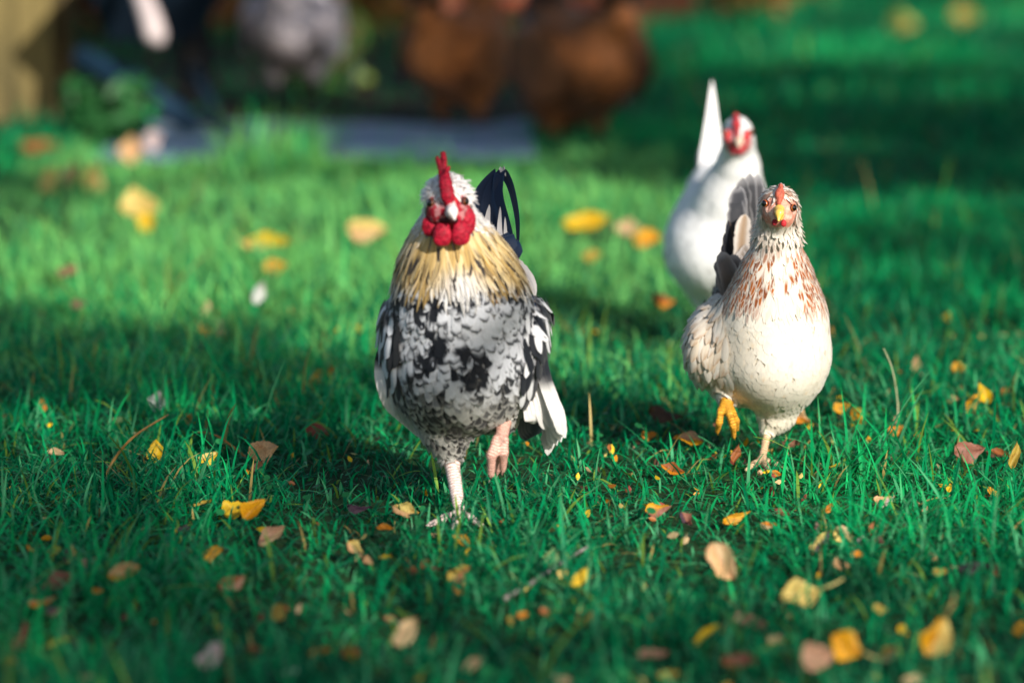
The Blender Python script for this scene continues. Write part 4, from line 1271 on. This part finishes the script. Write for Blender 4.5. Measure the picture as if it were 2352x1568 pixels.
for k in range(6):
    t = k / 5
    fs.ribbon([p(1590, 520 + 12 * t, .06), p(1562 + 4 * t, 590 + 8 * t, .12), p(1555 + 12 * t, 640 + 10 * t, .20)], .013, A(.3, 1, .4), cWw, cup=.2)
fs.build('wing', Wh.root)
Wh.solid('comb', [cone(p(1694, 318, -.085), p(1692, 285, -.082), .0034, .0042), cone(p(1692, 285, -.082), p(1690, 264, -.06), .0042, .0030), cone(p(1691, 275, -.06), p(1694, 268, -.03), .003, .002)], .0012, M_COMB, lambda V: np.tile(A(.5, .04, .05), (len(V), 1)))
Wh.solid('face_skin', [ell(p(1674, 312, -.076), (.0075, .0035, .010), .006), ell(p(1714, 312, -.076), (.0072, .0035, .010), .006)], .0015, M_COMB, lambda V: np.tile(A(.58, .06, .07), (len(V), 1)))
Wh.solid('beak', [cone(p(1697, 322, -.082), p(1697, 338, -.098), .0075, .0016, .004)], .001, M_HORN, lambda V: np.tile(A(.60, .48, .36), (len(V), 1)))
for du in (-8, 9):
    Wh.solid('wattle', [ell(p(1691 + du, 346, -.074), (.0048, .004, .0058))], .0012, M_COMB, lambda V: np.tile(A(.5, .03, .05), (len(V), 1)))
Wh.eye(p(1664, 305, -.074), .0052, (-.7, -.7, .05), pupil=.9); Wh.eye(p(1726, 305, -.074), .0052, (.7, -.7, .05), pupil=.9)


# ================================================================== distant hens
def far_hen(u, v, yaw, sc, c_body, c_neck, c_tail, label, seed, c_leg=(.55, .40, .22), tail_up=.6, drop=0.0, tall=1.0):
    peck = 0.0
    rng = np.random.default_rng(seed)
    B = Bird('hen', u, v, label, 'hen', 'hens in the shade at the back')
    B.root.rotation_euler = (0, 0, math.radians(yaw)); B.root.scale = (sc, sc, sc * tall); B.res2 = .006 ** 2
    q = lambda x, y, z: A(x, y, z - drop if z > .08 else z * (1 - drop / .08) if z > .02 else z)
    hz, hy = .335 - .16 * peck, -.125 - .06 * peck
    pr = [ell(q(0, hy, hz), (.022, .030, .027)), cone(q(0, hy + .01, hz - .01), q(0, -.085, .245), .022, .048, .02), cone(q(0, -.085, .245), q(0, -.05, .20), .048, .085, .02),
          ell(q(0, -.01, .185), (.095, .135, .092), .02), ell(q(0, .09, .20), (.080, .10, .075), .02), cone(q(0, .12, .22), q(0, .185, .26 + .06 * tail_up), .055, .025, .02),
          ell(q(.088, .03, .205), (.020, .09, .055), .02), ell(q(-.088, .03, .205), (.020, .09, .055), .02),
          cone(q(.045, .0, .14), q(.045, .02, .075), .042, .012, .02), cone(q(-.045, .0, .14), q(-.045, .02, .075), .042, .012, .02)]
    lg = []
    for sx in (.045, -.045):
        a_, b_ = q(sx, .02, .075), q(sx, 0, .010)
        pr.append(cone(a_, b_, .0075, .0065, .005)); lg.append((a_, b_, .008))
        tp, tl = toes(B, b_, 0, .055, .0062); pr += tp; lg += tl
    fcz = lambda P: (P[:, 1] < hy - .012) & (P[:, 2] > hz - .022 - drop) & (P[:, 2] < hz + .012 - drop)

    def sk(V, g, ld):
        c_ = np.tile(np.array(c_body), (len(V), 1)); c_[fcz(V)] = A(.5, .05, .05); c_[ld < 1.5] = np.array(c_leg); return c_
    B.body(pr, lg, .006, sk)
    sp = [q(0, hy, hz + .02), q(0, -.11, .28), q(0, -.07, .21), q(0, .0, .19), q(0, .10, .20), q(0, .22, .22)]

    def cf(Pb, Pv, u_, v_, r):
        t = sstep(.22, .27, Pb[:, 2] + drop) * sstep(-.02, -.07, Pb[:, 1])
        return lerp(c_body, c_neck, t) * (.7 + .6 * r)[:, None] * (.85 + .25 * v_)[:, None]
    fs = Feathers()
    B.plume(fs, lambda P: (P[:, 2] > .08 - drop) & ~fcz(P), .018, .042, .017, cf, sp, rng, lift=.004, nv=5, nu=3)
    fs.build('plumage', B.root)
    for sx in (1, -1):
        fs = Feathers()
        for k in range(7):
            fs.ribbon([q(sx * (.100 + .002 * k), -.04 + .015 * k, .235 - .012 * k), q(sx * .108, .06, .21 - .010 * k), q(sx * .085, .15 - .004 * k, .185 - .004 * k)], .016, A(0, .4, 1), const(np.array(c_body) * .9, .25), cup=.2, nv=10, nu=5)
        fs.build('wing', B.root)
    fs = Feathers()
    for k in range(9):
        a = (k - 4) / 4
        fs.ribbon([q(a * .012, .15, .25), q(a * .03, .20, .30 + .04 * tail_up), q(a * .055, .235 + .02 * (1 - abs(a)), .33 + .12 * tail_up - .03 * abs(a))], .020, A(1, .1 * a, .5 * a), const(c_tail, .3), nv=10, nu=5)
    fs.build('tail', B.root)
    B.solid('comb', [cone(q(0, hy - .030, hz + .012), q(0, hy - .01, hz + .034), .004, .005)] + [cone(q(0, hy - .026 + .014 * k, hz + .026), q(0, hy - .024 + .016 * k, hz + .046 - .004 * k), .004, .002, .004) for k in range(4)], .002, M_COMB, lambda V: np.tile(A(.5, .03, .03), (len(V), 1)))
    B.solid('beak', [cone(q(0, hy - .026, hz), q(0, hy - .052, hz - .010), .008, .002, .004)], .0015, M_HORN, lambda V: np.tile(A(.6, .42, .16), (len(V), 1)))
    for sx in (1, -1):
        B.solid('wattle', [ell(q(sx * .008, hy - .024, hz - .032), (.004, .006, .012))], .002, M_COMB, lambda V: np.tile(A(.5, .03, .03), (len(V), 1)))
        B.eye(q(sx * .0195, hy - .012, hz + .004), .005, (sx, -.25, .1))
    return B


far_hen(1312, 326, 208, 1.42, (.22, .075, .020), (.012, .010, .010), (.06, .025, .012), 'large dark brown hen with a blackish neck, rightmost of the blurred hens', 41, c_leg=(.05, .03, .015), drop=.068, tail_up=.15, tall=1.15)
far_hen(1062, 296, 155, 1.22, (.44, .15, .04), (.26, .09, .03), (.12, .05, .02), 'ginger brown hen between the grey hen and the dark brown hen', 42, c_leg=(.12, .06, .03), drop=.045, tail_up=.15, tall=1.12)
far_hen(682, 252, 172, 1.30, (.74, .66, .70), (.76, .70, .74), (.30, .28, .30), 'pale grey hen left of the two brown hens, blurred at the back', 43, c_leg=(.03, .028, .025), drop=.01)

# ------------------------------------------------------------------ fallen leaves
LC = dict(yellow=(.74, .47, .01), gold=(.74, .35, .008), pale=(.76, .57, .17), ochre=(.46, .32, .05), peach=(.72, .42, .20), tan=(.60, .42, .22), orange=(.68, .24, .012),
          rust=(.34, .11, .03), red=(.26, .06, .04), brown=(.09, .045, .022), purple=(.085, .045, .07), pink=(.56, .32, .20), blush=(.70, .55, .52), grey=(.60, .62, .57),
          green=(.28, .42, .18), dusky=(.32, .13, .085), ygreen=(.40, .42, .06))
m, nt, ns, ln, b = newmat('dead_leaf')
c = attr(nt, 'Col')
fv = attr(nt, 'fuv', 1)
n1 = noise_node(nt, 3.2, fv, 4)
c = mixc(nt, ramp(nt, n1, [(.50, (0, 0, 0)), (.72, (.75,) * 3)]), c, mixc(nt, 1.0, c, (.62, .36, .24), 'MULTIPLY'))
mp = N(ns, 'ShaderNodeMapping'); mp.inputs['Scale'].default_value = (26, 26, 26); ln.new(fv, mp.inputs[0])
n2 = noise_node(nt, 1.0, mp.outputs[0], 2)
c = mixc(nt, ramp(nt, n2, [(.61, (0, 0, 0)), (.66, (.85,) * 3)]), c, (.10, .035, .015))
ln.new(c, b.inputs['Base Color']); b.inputs['Roughness'].default_value = .5; b.inputs['Specular IOR Level'].default_value = .35
bump(nt, b, n2, .4, .001); translucent(nt, b, c, .28)
M_DEAD = m
LEAFN = [0]


def leaf(u, v, size, col, label, ang=0, tilt=35, asp=.6, z=.017, curl=.25, fold=.15, stem=0.0, group='fallen leaves on the lawn', twist=0.0, name='fallen_leaf', col2=None, cat='leaf'):
    LEAFN[0] += 1
    if v < 700: z += .02
    rng = np.random.default_rng(500 + LEAFN[0])
    o = gp(u, v, z); L = (.88 if v > 1000 else 1.0 if v > 700 else 1.2) * size * o[1] / DPX; Wd = L * asp * .5
    tl = math.radians(tilt); X = A(1, 0, 0); T = A(0, math.cos(tl), math.sin(tl)); a = math.radians(ang)
    ax = math.cos(a) * X + math.sin(a) * T; nn = np.cross(X, T); sd = np.cross(nn, ax)
    nv_, nu_ = 15, 9
    vv, uu = np.linspace(0, 1, nv_), np.linspace(-1, 1, nu_)
    V, U, Cc = [], [], []
    c1 = np.array(LC[col]); c2 = np.array(LC[col2]) if col2 else c1
    ph = rng.uniform(0, 6, 4)
    for v_ in vv:
        w = Wd * (math.sin(math.pi * v_ ** .78) ** .8 if 0 < v_ < 1 else .02)
        w *= 1 + .06 * math.sin(v_ * 55 + ph[0]) + .13 * math.sin(v_ * 9 + ph[1])
        for u_ in uu:
            s_ = v_ - .5
            w_ = w; w = w * (1 + .16 * math.sin(v_ * 7 + ph[2] + (2 if u_ > 0 else 0)))
            h = curl * L * (s_ * s_ - .12) * 1.6 + fold * w * abs(u_) * 1.6 + .075 * L * math.sin(u_ * 2.6 + ph[2] + v_ * 4) * rng.uniform(.8, 1.2) + twist * w * u_ * s_ * 3
            V.append(ax * L * s_ + sd * (w * u_ + .10 * L * math.sin(s_ * 3 + ph[0]) * (s_ + .5)) + nn * h); w = w_; U.append((u_ * .5 + ph[3] * 7, v_, 0))
            k = np.clip((u_ * .5 + .5) + .3 * (noise(A(u_ * 2 + ph[3], v_ * 3, 0)[None], 3)[0] - .5), 0, 1)
            cc_ = c1 + (c2 - c1) * (1 if k > .55 else 0 if k < .42 else (k - .42) / .13)
            mid = abs(u_) < .1
            Cc.append(cc_ * (.78 if mid else 1) * (.94 + .08 * math.sin(v_ * 40 + abs(u_) * 6)))
    F = [(j * nu_ + i, j * nu_ + i + 1, (j + 1) * nu_ + i + 1, (j + 1) * nu_ + i) for j in range(nv_ - 1) for i in range(nu_ - 1)]
    V = np.array(V)
    low = (V[:, 2] + z).min()
    if low < .002: V[:, 2] += .002 - low
    ob = mesh_obj(name, V, np.array(F), M_DEAD, None, col=np.array(Cc), uv=np.array(U))
    ob.location = tuple(o)
    tag(ob, label, cat, group)
    if stem:
        mb = MB(); e = V[(nv_ - 1) * nu_ + nu_ // 2]; d = ax
        mb.tube([e - d * .004, e + d * stem * L * .5 + nn * .006, e + d * stem * L + nn * .002 + sd * .1 * L], [.0016, .0013, .0011], 6)
        s_ = mb.build('stem', M_STEM, ob, smooth=True)
    return ob


M_STEM = mat_simple('leaf_stem', (.30, .24, .08), (.45, .38, .14), 60, .6)
LV = leaf
# mid left, in the shaded and half shaded grass
LV(362, 921, 50, 'grey', 'pale grey leaf standing upright in shaded grass left of the rooster', 70, 80, .75, .03)
LV(605, 1037, 82, 'peach', 'big peach leaf cupped behind the dark curled scrap, left of the rooster', 10, 60, .75, .03, .3)
LV(591, 1072, 44, 'brown', 'blackish curled leaf scrap in front of the big peach leaf', 60, 70, .6, .02, .6)
LV(359, 1037, 66, 'yellow', 'yellow leaf half hidden by blades, under the arched dry stalk', 80, 65, .7, .02)
LV(478, 1050, 60, 'yellow', 'lemon yellow leaf with pale edge left of the big peach leaf', 25, 60, .6, .02, col2='pale')
LV(431, 965, 46, 'orange', 'small orange leaf below the pale grey upright leaf', -20, 60, .5)
LV(728, 993, 60, 'red', 'dull red leaf in deep shade close beside the rooster wing', -15, 55, .6)
LV(537, 1167, 64, 'yellow', 'round yellow leaf touching the golden folded leaf at lower left', 5, 60, .85, .024)
LV(583, 1170, 82, 'gold', 'golden folded leaf pointing up, right of the round yellow leaf', 50, 65, .55, .03, .1, .5)
LV(461, 1154, 66, 'ochre', 'narrow straw coloured leaf left of the round yellow leaf', 22, 40, .22)
LV(733, 867, 46, 'gold', 'amber leaf in shade, left one of the pair beside the rooster', 15, 60, .7)
LV(762, 858, 40, 'orange', 'orange leaf in shade, right one of the pair beside the rooster', 60, 65, .7)
LV(472, 762, 34, 'gold', 'small blurred amber leaf in the upper shaded grass left of the rooster', 0, 60, .65)
LV(508, 762, 30, 'tan', 'small blurred tan leaf just right of the small amber one', 0, 60, .7)
LV(437, 818, 28, 'gold', 'tiny amber leaf alone in the darkest grass left of the rooster', 0, 60, .6)
LV(99, 931, 36, 'orange', 'small orange leaf standing on edge near the left border', 85, 70, .45)
LV(745, 784, 46, 'rust', 'rusty leaf standing by the rooster, above the orange pair', 80, 70, .5)
LV(126, 1040, 50, 'tan', 'faded tan leaf under blades near the left border', -10, 40, .5)
LV(267, 968, 44, 'green', 'pale green leaf left of the arched dry stalk', 15, 50, .4)
# lower left
LV(125, 1266, 46, 'ochre', 'greenish ochre leaf left in the pair at lower left', 20, 55, .6, col2='ygreen')
LV(158, 1272, 60, 'pale', 'straw yellow leaf with purple lower half at lower left', 80, 60, .5, col2='purple')
LV(205, 1288, 52, 'pink', 'pinkish tan leaf right of the straw and purple leaf', 15, 45, .55)
LV(285, 1317, 88, 'gold', 'amber curled leaf with tan underside at lower left', 12, 55, .55, .03, .35, .5, col2='peach')
LV(133, 1338, 92, 'dusky', 'dark reddish brown leaf at lower left, above the apricot leaf', 20, 45, .55)
LV(98, 1378, 76, 'orange', 'apricot orange leaf below the dark reddish brown leaf', 20, 45, .35, col2='tan')
LV(489, 1270, 60, 'gold', 'golden orange leaf below the round yellow leaf', 30, 60, .6)
LV(622, 1229, 86, 'tan', 'dusty pink tan leaf below the golden folded leaf', 45, 55, .5, col2='pink')
LV(533, 1338, 78, 'pink', 'salmon brown crumpled leaf below the golden orange leaf', 25, 55, .55, col2='rust')
LV(640, 1405, 54, 'ochre', 'mustard leaf standing alone at lower centre left', 60, 60, .75)
LV(482, 1502, 88, 'blush', 'pale blush leaf with a pointed base near the bottom left', 60, 70, .62, .035)
LV(48, 1465, 96, 'brown', 'long brown leaf standing in the bottom left corner', 72, 65, .3, col2='dusky')
LV(27, 1516, 62, 'ochre', 'yellow ochre leaf lying at the bottom left corner', 0, 30, .4, col2='gold')
LV(591, 1492, 62, 'brown', 'dark brown leaf right of the pale blush leaf', 0, 45, .5, col2='rust')
LV(735, 1495, 60, 'ochre', 'dull orange leaf near the bottom, left of the tan leaf', 20, 50, .45, col2='orange')
LV(660, 1548, 76, 'purple', 'greyish purple leaf at the bottom edge, left of centre', 10, 40, .45, col2='grey')
LV(202, 1555, 46, 'tan', 'faint tan leaf at the bottom edge below the yellow green leaf', 0, 40, .6)
LV(133, 1475, 70, 'ygreen', 'yellow green strip of leaf near the bottom left', 25, 35, .3)
LV(225, 1355, 30, 'orange', 'small burnt orange leaf just below left of the amber curled leaf', 20, 50, .6)
LV(121, 1403, 42, 'pink', 'small mauve leaf below the apricot orange leaf', 10, 50, .6, col2='purple')
LV(424, 1214, 36, 'purple', 'small violet leaf below the narrow straw coloured leaf', 10, 50, .6)
# lower centre
LV(931, 1170, 72, 'peach', 'spotted apricot yellow leaf left of the rooster standing foot', -12, 55, .6, .024, .2, col2='pale')
LV(825, 1167, 66, 'purple', 'dark purple leaf left of the spotted apricot leaf', -8, 40, .45)
LV(1064, 1243, 72, 'gold', 'slim golden leaf directly below the rooster standing foot', -32, 50, .35)
LV(883, 1212, 44, 'orange', 'orange brown leaf below the spotted apricot leaf', -5, 45, .5)
LV(815, 1259, 54, 'peach', 'salmon leaf with yellow tip, lower left of the rooster', -45, 60, .55, col2='pale')
LV(885, 1278, 36, 'yellow', 'small yellow leaf right of the salmon leaf', 10, 50, .4)
LV(846, 1288, 36, 'peach', 'small peach leaf just below the salmon leaf', -60, 50, .5)
LV(948, 1311, 36, 'brown', 'small dark brown leaf below centre, left one of two', -10, 50, .6, col2='rust')
LV(976, 1294, 32, 'rust', 'small rust leaf below centre, right one of two', 45, 55, .6)
LV(1054, 1318, 72, 'rust', 'rust brown leaf with pale fold below the slim golden leaf', 40, 60, .6, col2='ochre')
LV(1330, 1325, 76, 'yellow', 'bright yellow ragged leaf at lower centre right', 40, 60, .45, .028)
LV(1293, 1315, 34, 'pale', 'small pale yellow leaf left of the bright yellow ragged leaf', 80, 65, .8)
LV(1266, 1280, 56, 'green', 'pale green oval leaf above the bright yellow ragged leaf', 80, 65, .7)
LV(933, 1451, 94, 'tan', 'tan oval leaf standing near the bottom, lower centre', 42, 60, .6, .035, .1)
LV(810, 1499, 54, 'orange', 'burnt orange leaf left of the tan oval leaf', -20, 50, .7, col2='rust')
LV(1083, 1523, 62, 'tan', 'dim beige leaf at the bottom, right of the tan oval leaf', 30, 50, .65)
LV(1201, 1410, 32, 'orange', 'small orange dot of leaf, middle of three at lower centre', 0, 50, .7)
LV(1252, 1403, 28, 'rust', 'small rusty dot of leaf, right of three at lower centre', 0, 50, .8)
LV(1177, 1424, 28, 'ochre', 'small ochre dot of leaf, left of three at lower centre', 0, 50, .8)
LV(1495, 1502, 92, 'pink', 'long dusty pink leaf at the bottom, right of centre', 18, 40, .35)
LV(1536, 1546, 60, 'ochre', 'olive ochre leaf at the bottom edge below the dusty pink leaf', 10, 45, .5)
LV(1290, 1560, 50, 'tan', 'beige leaf cut by the bottom edge, centre right', 10, 45, .7)
# lower right
LV(1512, 1171, 72, 'dusky', 'plum red leaf with a yellow corner, right of the lower centre', 10, 45, .55, col2='gold')
LV(1577, 1190, 50, 'purple', 'plum brown leaf just right of the plum red leaf', -50, 50, .6, col2='dusky')
LV(1690, 1187, 82, 'gold', 'golden yellow torn leaf below the cream hen', 32, 45, .38)
LV(1765, 1206, 44, 'tan', 'small tan leaf right of the golden yellow torn leaf', -10, 50, .6, col2='orange')
LV(1797, 1175, 46, 'red', 'dark red leaf behind the small tan leaf', -20, 50, .5)
LV(1902, 1167, 32, 'orange', 'small orange leaf in the grass below right of the cream hen', 60, 50, .6)
LV(2030, 1149, 60, 'blush', 'cream leaf with a dark crease at the right, middle height', 22, 55, .6, col2='peach')
LV(1661, 1287, 116, 'peach', 'large mottled peach leaf standing at lower right', -52, 70, .62, .045, .1, col2='tan')
LV(1840, 1361, 112, 'pale', 'large pale yellow leaf with a long stem at lower right', 15, 60, .62, .035, .15, .2, stem=.55)
LV(1882, 1244, 82, 'purple', 'dark leaf with a yellow rim above the large pale yellow leaf', 62, 60, .45, col2='pale')
LV(1938, 1232, 66, 'pale', 'straw leaf right of the dark yellow rimmed leaf', -40, 60, .6, col2='tan')
LV(1979, 1238, 30, 'blush', 'small whitish leaf right of the straw leaf', 50, 60, .6)
LV(2008, 1213, 46, 'rust', 'russet leaf standing upright, right of the small whitish leaf', 75, 65, .6)
LV(2027, 1246, 48, 'brown', 'dark brown leaf below the russet upright leaf', -30, 55, .6)
LV(1931, 1295, 46, 'peach', 'light brown leaf at the stem tip of the pale yellow leaf', 0, 50, .7)
LV(1968, 1273, 36, 'orange', 'small orange brown leaf right of the stem of the pale leaf', 0, 50, .6)
LV(2238, 1306, 86, 'purple', 'black purple leaf alone at the lower right', 5, 50, .5)
LV(2161, 1313, 42, 'ochre', 'dark mustard leaf left of the black purple leaf', -10, 50, .6)
LV(1719, 1426, 100, 'pink', 'brownish pink flat leaf below the large mottled peach leaf', -5, 40, .45)
LV(1618, 1462, 100, 'ygreen', 'yellow green strap leaf sloping left of the brownish pink leaf', 38, 45, .25, col2='yellow')
LV(1696, 1520, 94, 'rust', 'reddish brown bent leaf at the bottom right of centre', -12, 50, .5, .03, .5, .4, col2='dusky')
LV(1946, 1484, 98, 'gold', 'large golden orange leaf overlapping the salmon pink leaf', -35, 65, .75, .04, .1, stem=.4)
LV(1878, 1512, 92, 'pink', 'large round salmon pink leaf near the bottom right', 20, 65, .85, .035)
LV(2044, 1501, 64, 'tan', 'tan leaf with an orange edge right of the large golden leaf', 35, 55, .6, col2='orange')
LV(2074, 1448, 36, 'yellow', 'small yellow leaf above the tan orange edged leaf', -50, 60, .6)
LV(2154, 1463, 122, 'pale', 'big folded leaf, cream above and amber below, at bottom right', 58, 70, .62, .045, .1, .5, stem=.5, col2='gold')
LV(2342, 1441, 50, 'gold', 'amber leaf cut by the right edge near the bottom', 70, 65, .7)
LV(2022, 1397, 40, 'ochre', 'small brown ochre leaf right of the large pale yellow leaf', 0, 50, .7)
LV(1783, 1471, 48, 'tan', 'small beige leaf left of the salmon pink leaf', -15, 50, .7)
LV(2096, 1563, 60, 'tan', 'beige leaf cut by the bottom edge at the right', 0, 50, .6)
# around the cream hen
LV(1529, 950, 82, 'brown', 'dark brown leaf in the shadow left of the cream hen', -8, 45, .5, .03)
LV(1587, 1010, 72, 'gold', 'yellow orange leaf under the lifted yellow foot', -15, 50, .5, col2='pink')
LV(1490, 998, 36, 'orange', 'small orange leaf left of the yellow orange leaf', 20, 50, .7)
LV(1689, 1041, 52, 'rust', 'reddish leaf standing on edge left of the cream hen leg', 80, 70, .45, .03)
LV(1545, 1076, 66, 'orange', 'orange brown leaf in the grass below the lifted yellow foot', -18, 50, .5, col2='rust')
LV(1817, 1019, 50, 'dusky', 'brick red leaf right of the cream hen standing leg', -10, 50, .6)
LV(1841, 955, 50, 'orange', 'orange peach leaf behind the cream hen standing leg', -30, 60, .6, col2='peach')
LV(1934, 936, 44, 'gold', 'golden leaf right of the cream hen, left one of the pair', 20, 60, .6)
LV(1973, 956, 50, 'gold', 'golden yellow leaf right of the cream hen, right one of the pair', -50, 60, .55)
LV(2059, 988, 44, 'orange', 'orange folded leaf below the golden pair right of the hen', 30, 55, .55)
LV(2190, 918, 32, 'peach', 'small peach leaf at the right, left of the standing golden leaves', 10, 55, .6)
LV(2238, 926, 62, 'gold', 'amber leaf in the standing golden pair near the right edge', 40, 60, .5)
LV(2262, 902, 56, 'yellow', 'brighter yellow upright leaf in the golden pair near the right edge', 110, 75, .5, .04)
LV(2316, 897, 32, 'orange', 'small orange leaf beside the golden pair at the right edge', 0, 55, .8)
LV(2226, 1033, 84, 'dusky', 'large dusky red round leaf near the right edge', 15, 55, .75, .03)
LV(2293, 1041, 66, 'brown', 'dark maroon leaf right of the dusky red round leaf', -5, 45, .5, col2='rust')
LV(2328, 1045, 76, 'ochre', 'ochre leaf standing on edge at the right border', 82, 72, .36, .04)
LV(2281, 1131, 40, 'gold', 'small golden leaf below the dusky red round leaf', -50, 55, .5)
LV(2180, 1120, 26, 'yellow', 'tiny yellow leaf left of the small golden leaf', 80, 60, .6)
LV(1782, 1088, 30, 'orange', 'tiny orange leaf in the grass right of the hen foot', -15, 50, .6)
LV(2102, 835, 40, 'peach', 'blurred peach leaf in the grass right of the cream hen', 80, 60, .6)
LV(2203, 846, 36, 'gold', 'blurred amber leaf right of the blurred peach leaf', 0, 55, .8)
LV(2178, 730, 28, 'yellow', 'tiny blurred yellow leaf high up at the right', 0, 55, .8)
# upper left, in the sun
LV(320, 473, 78, 'pale', 'large blurred pale yellow leaf in the sunny grass at upper left', 5, 60, .7, .03)
LV(337, 511, 46, 'yellow', 'deep yellow leaf under the large blurred pale yellow leaf', 80, 65, .75, .02)
LV(609, 555, 96, 'pale', 'long blurred lemon leaf in the sunny grass left of the rooster', 8, 45, .45, .03, col2='yellow')
LV(844, 530, 78, 'peach', 'blurred cream peach leaf close to the rooster, upper left', -8, 55, .65, .03, col2='pale')
LV(629, 614, 58, 'ochre', 'blurred mustard leaf below the long lemon leaf', 10, 50, .55, col2='gold')
LV(594, 672, 48, 'grey', 'whitish leaf standing on edge below the mustard leaf', 78, 75, .5, .03)
LV(160, 624, 52, 'dusky', 'blurred brownish red leaf in shade at the left', 0, 50, .55)
LV(184, 698, 36, 'pink', 'blurred dull pink leaf in shade below the brownish red leaf', 0, 50, .6)
LV(115, 415, 60, 'pale', 'blurred straw yellow leaf, left of three below the posts', 60, 65, .6)
LV(165, 402, 62, 'pale', 'blurred straw yellow leaf, middle of three below the posts', 50, 65, .6, col2='tan')
LV(216, 412, 64, 'pale', 'blurred straw yellow leaf, right of three below the posts', 100, 65, .6)
LV(304, 345, 58, 'peach', 'blurred pale apricot leaf standing by the wheelbarrow foot', 85, 75, .7, .04)
LV(90, 335, 70, 'rust', 'blurred rust leaf on the ground below the broad post', -10, 50, .5)
LV(473, 708, 44, 'tan', 'blurred tan leaf on edge in shade, left of the rooster', 80, 65, .4)
LV(820, 755, 36, 'yellow', 'small yellow leaf touching the rooster outline on its left', -10, 55, .7)
LV(1344, 510, 88, 'yellow', 'blurred bright yellow leaf right of the rooster tail', 5, 45, .55, .03)
LV(1442, 528, 58, 'tan', 'blurred dull tan leaf left of the orange leaf by the white hen', -15, 50, .6)
LV(1486, 549, 56, 'orange', 'blurred orange leaf left of the white hen', -10, 60, .75, .03, col2='gold')
LV(1360, 587, 40, 'ochre', 'blurred mustard leaf below the bright yellow leaf', 0, 50, .7)
LV(1524, 690, 46, 'orange', 'blurred burnt orange leaf below the white hen', -10, 50, .6, col2='rust')
LV(352, 322, 44, 'blush', 'blurred greyish pink leaf right of the pale apricot leaf', 60, 65, .8, .03)
# far back
LV(800, 92, 70, 'peach', 'out of focus glowing peach leaf right of the grey hen', 20, 75, .8, .03, col2='tan')
LV(2072, 60, 60, 'pale', 'out of focus straw leaf on the far lawn, left one', 0, 70, .8, .03, col2='ygreen')
LV(2216, 38, 56, 'ochre', 'out of focus olive leaf on the far lawn, right one', 0, 70, .8, .03)


# dry stalks and a twig
def stalk(pts, rad, c1, c2, label, name='dry_stalk', cat='stalk', group='dry stalks in the grass'):
    P = [gp(u, v, z) for u, v, z in pts]
    o = P[0].copy()
    q = np.array(P) - o; K = len(q)
    ext = np.vstack([2 * q[0] - q[1], q, 2 * q[-1] - q[-2]]); out = []
    for t in np.linspace(0, K - 1 - 1e-6, 22):
        i = int(t); f = t - i; p0, p1, p2, p3 = ext[i:i + 4]
        out.append(.5 * (2 * p1 + (p2 - p0) * f + (2 * p0 - 5 * p1 + 4 * p2 - p3) * f * f + (3 * p1 - p0 - 3 * p2 + p3) * f ** 3))
    mb = MB(); mb.tube(out, [rad * (1.1 - .6 * k / 21) * (1 + .15 * math.sin(k * 2.1)) for k in range(22)], 7)
    ob = mb.build(name, mat_simple(name, c1, c2, 120, .7), None, smooth=True)
    ob.location = tuple(o); tag(ob, label, cat, group); return ob


stalk([(233, 1118, .0), (262, 1055, .03), (310, 1000, .06), (386, 952, .06)], .0022, (.22, .12, .03), (.38, .22, .06), 'long brown dry stalk arching in the grass at the left')
stalk([(574, 1058, .0), (530, 1022, .02), (492, 998, .03), (452, 991, .03)], .0016, (.36, .12, .03), (.46, .20, .05), 'thin rust coloured dry stalk ending at the dark curled scrap')
stalk([(1160, 1374, .006), (1230, 1332, .01), (1300, 1285, .012), (1352, 1254, .02)], .0026, (.16, .13, .12), (.28, .24, .23), 'grey brown twig lying below the rooster, at lower centre', 'twig', 'twig', None)
stalk([(2060, 1000, .0), (2062, 930, .04), (2050, 850, .09), (2030, 800, .12)], .0011, (.40, .40, .22), (.55, .55, .34), 'thin pale dry stalk standing right of the cream hen')

# crumbs of dead leaf lying between the blades
rng = np.random.default_rng(99)
n = 380
y = np.sqrt(rng.uniform(3.4 ** 2, 6.2 ** 2, n)); x = rng.uniform(-1, 1, n) * .15 * y
P = np.stack([x, y, rng.uniform(.004, .018, n)], 1)
P[:60] = np.array([gp(1640, 1060)] * 60) + rng.normal(0, 1, (60, 3)) * A(.13, .16, 0); P[:60, 2] = rng.uniform(.006, .020, 60)
cl = np.array([LC[k] for k in rng.choice(['gold', 'orange', 'rust', 'tan', 'peach', 'brown', 'red', 'yellow', 'pale'], n)])
V, F, U, c = leaf_cards(P, .013, rng, A(0, -.6, .7), .6, .5, cl)
stuff(mesh_obj('leaf_litter', V, F, M_LEAF, col=c, uv=U))
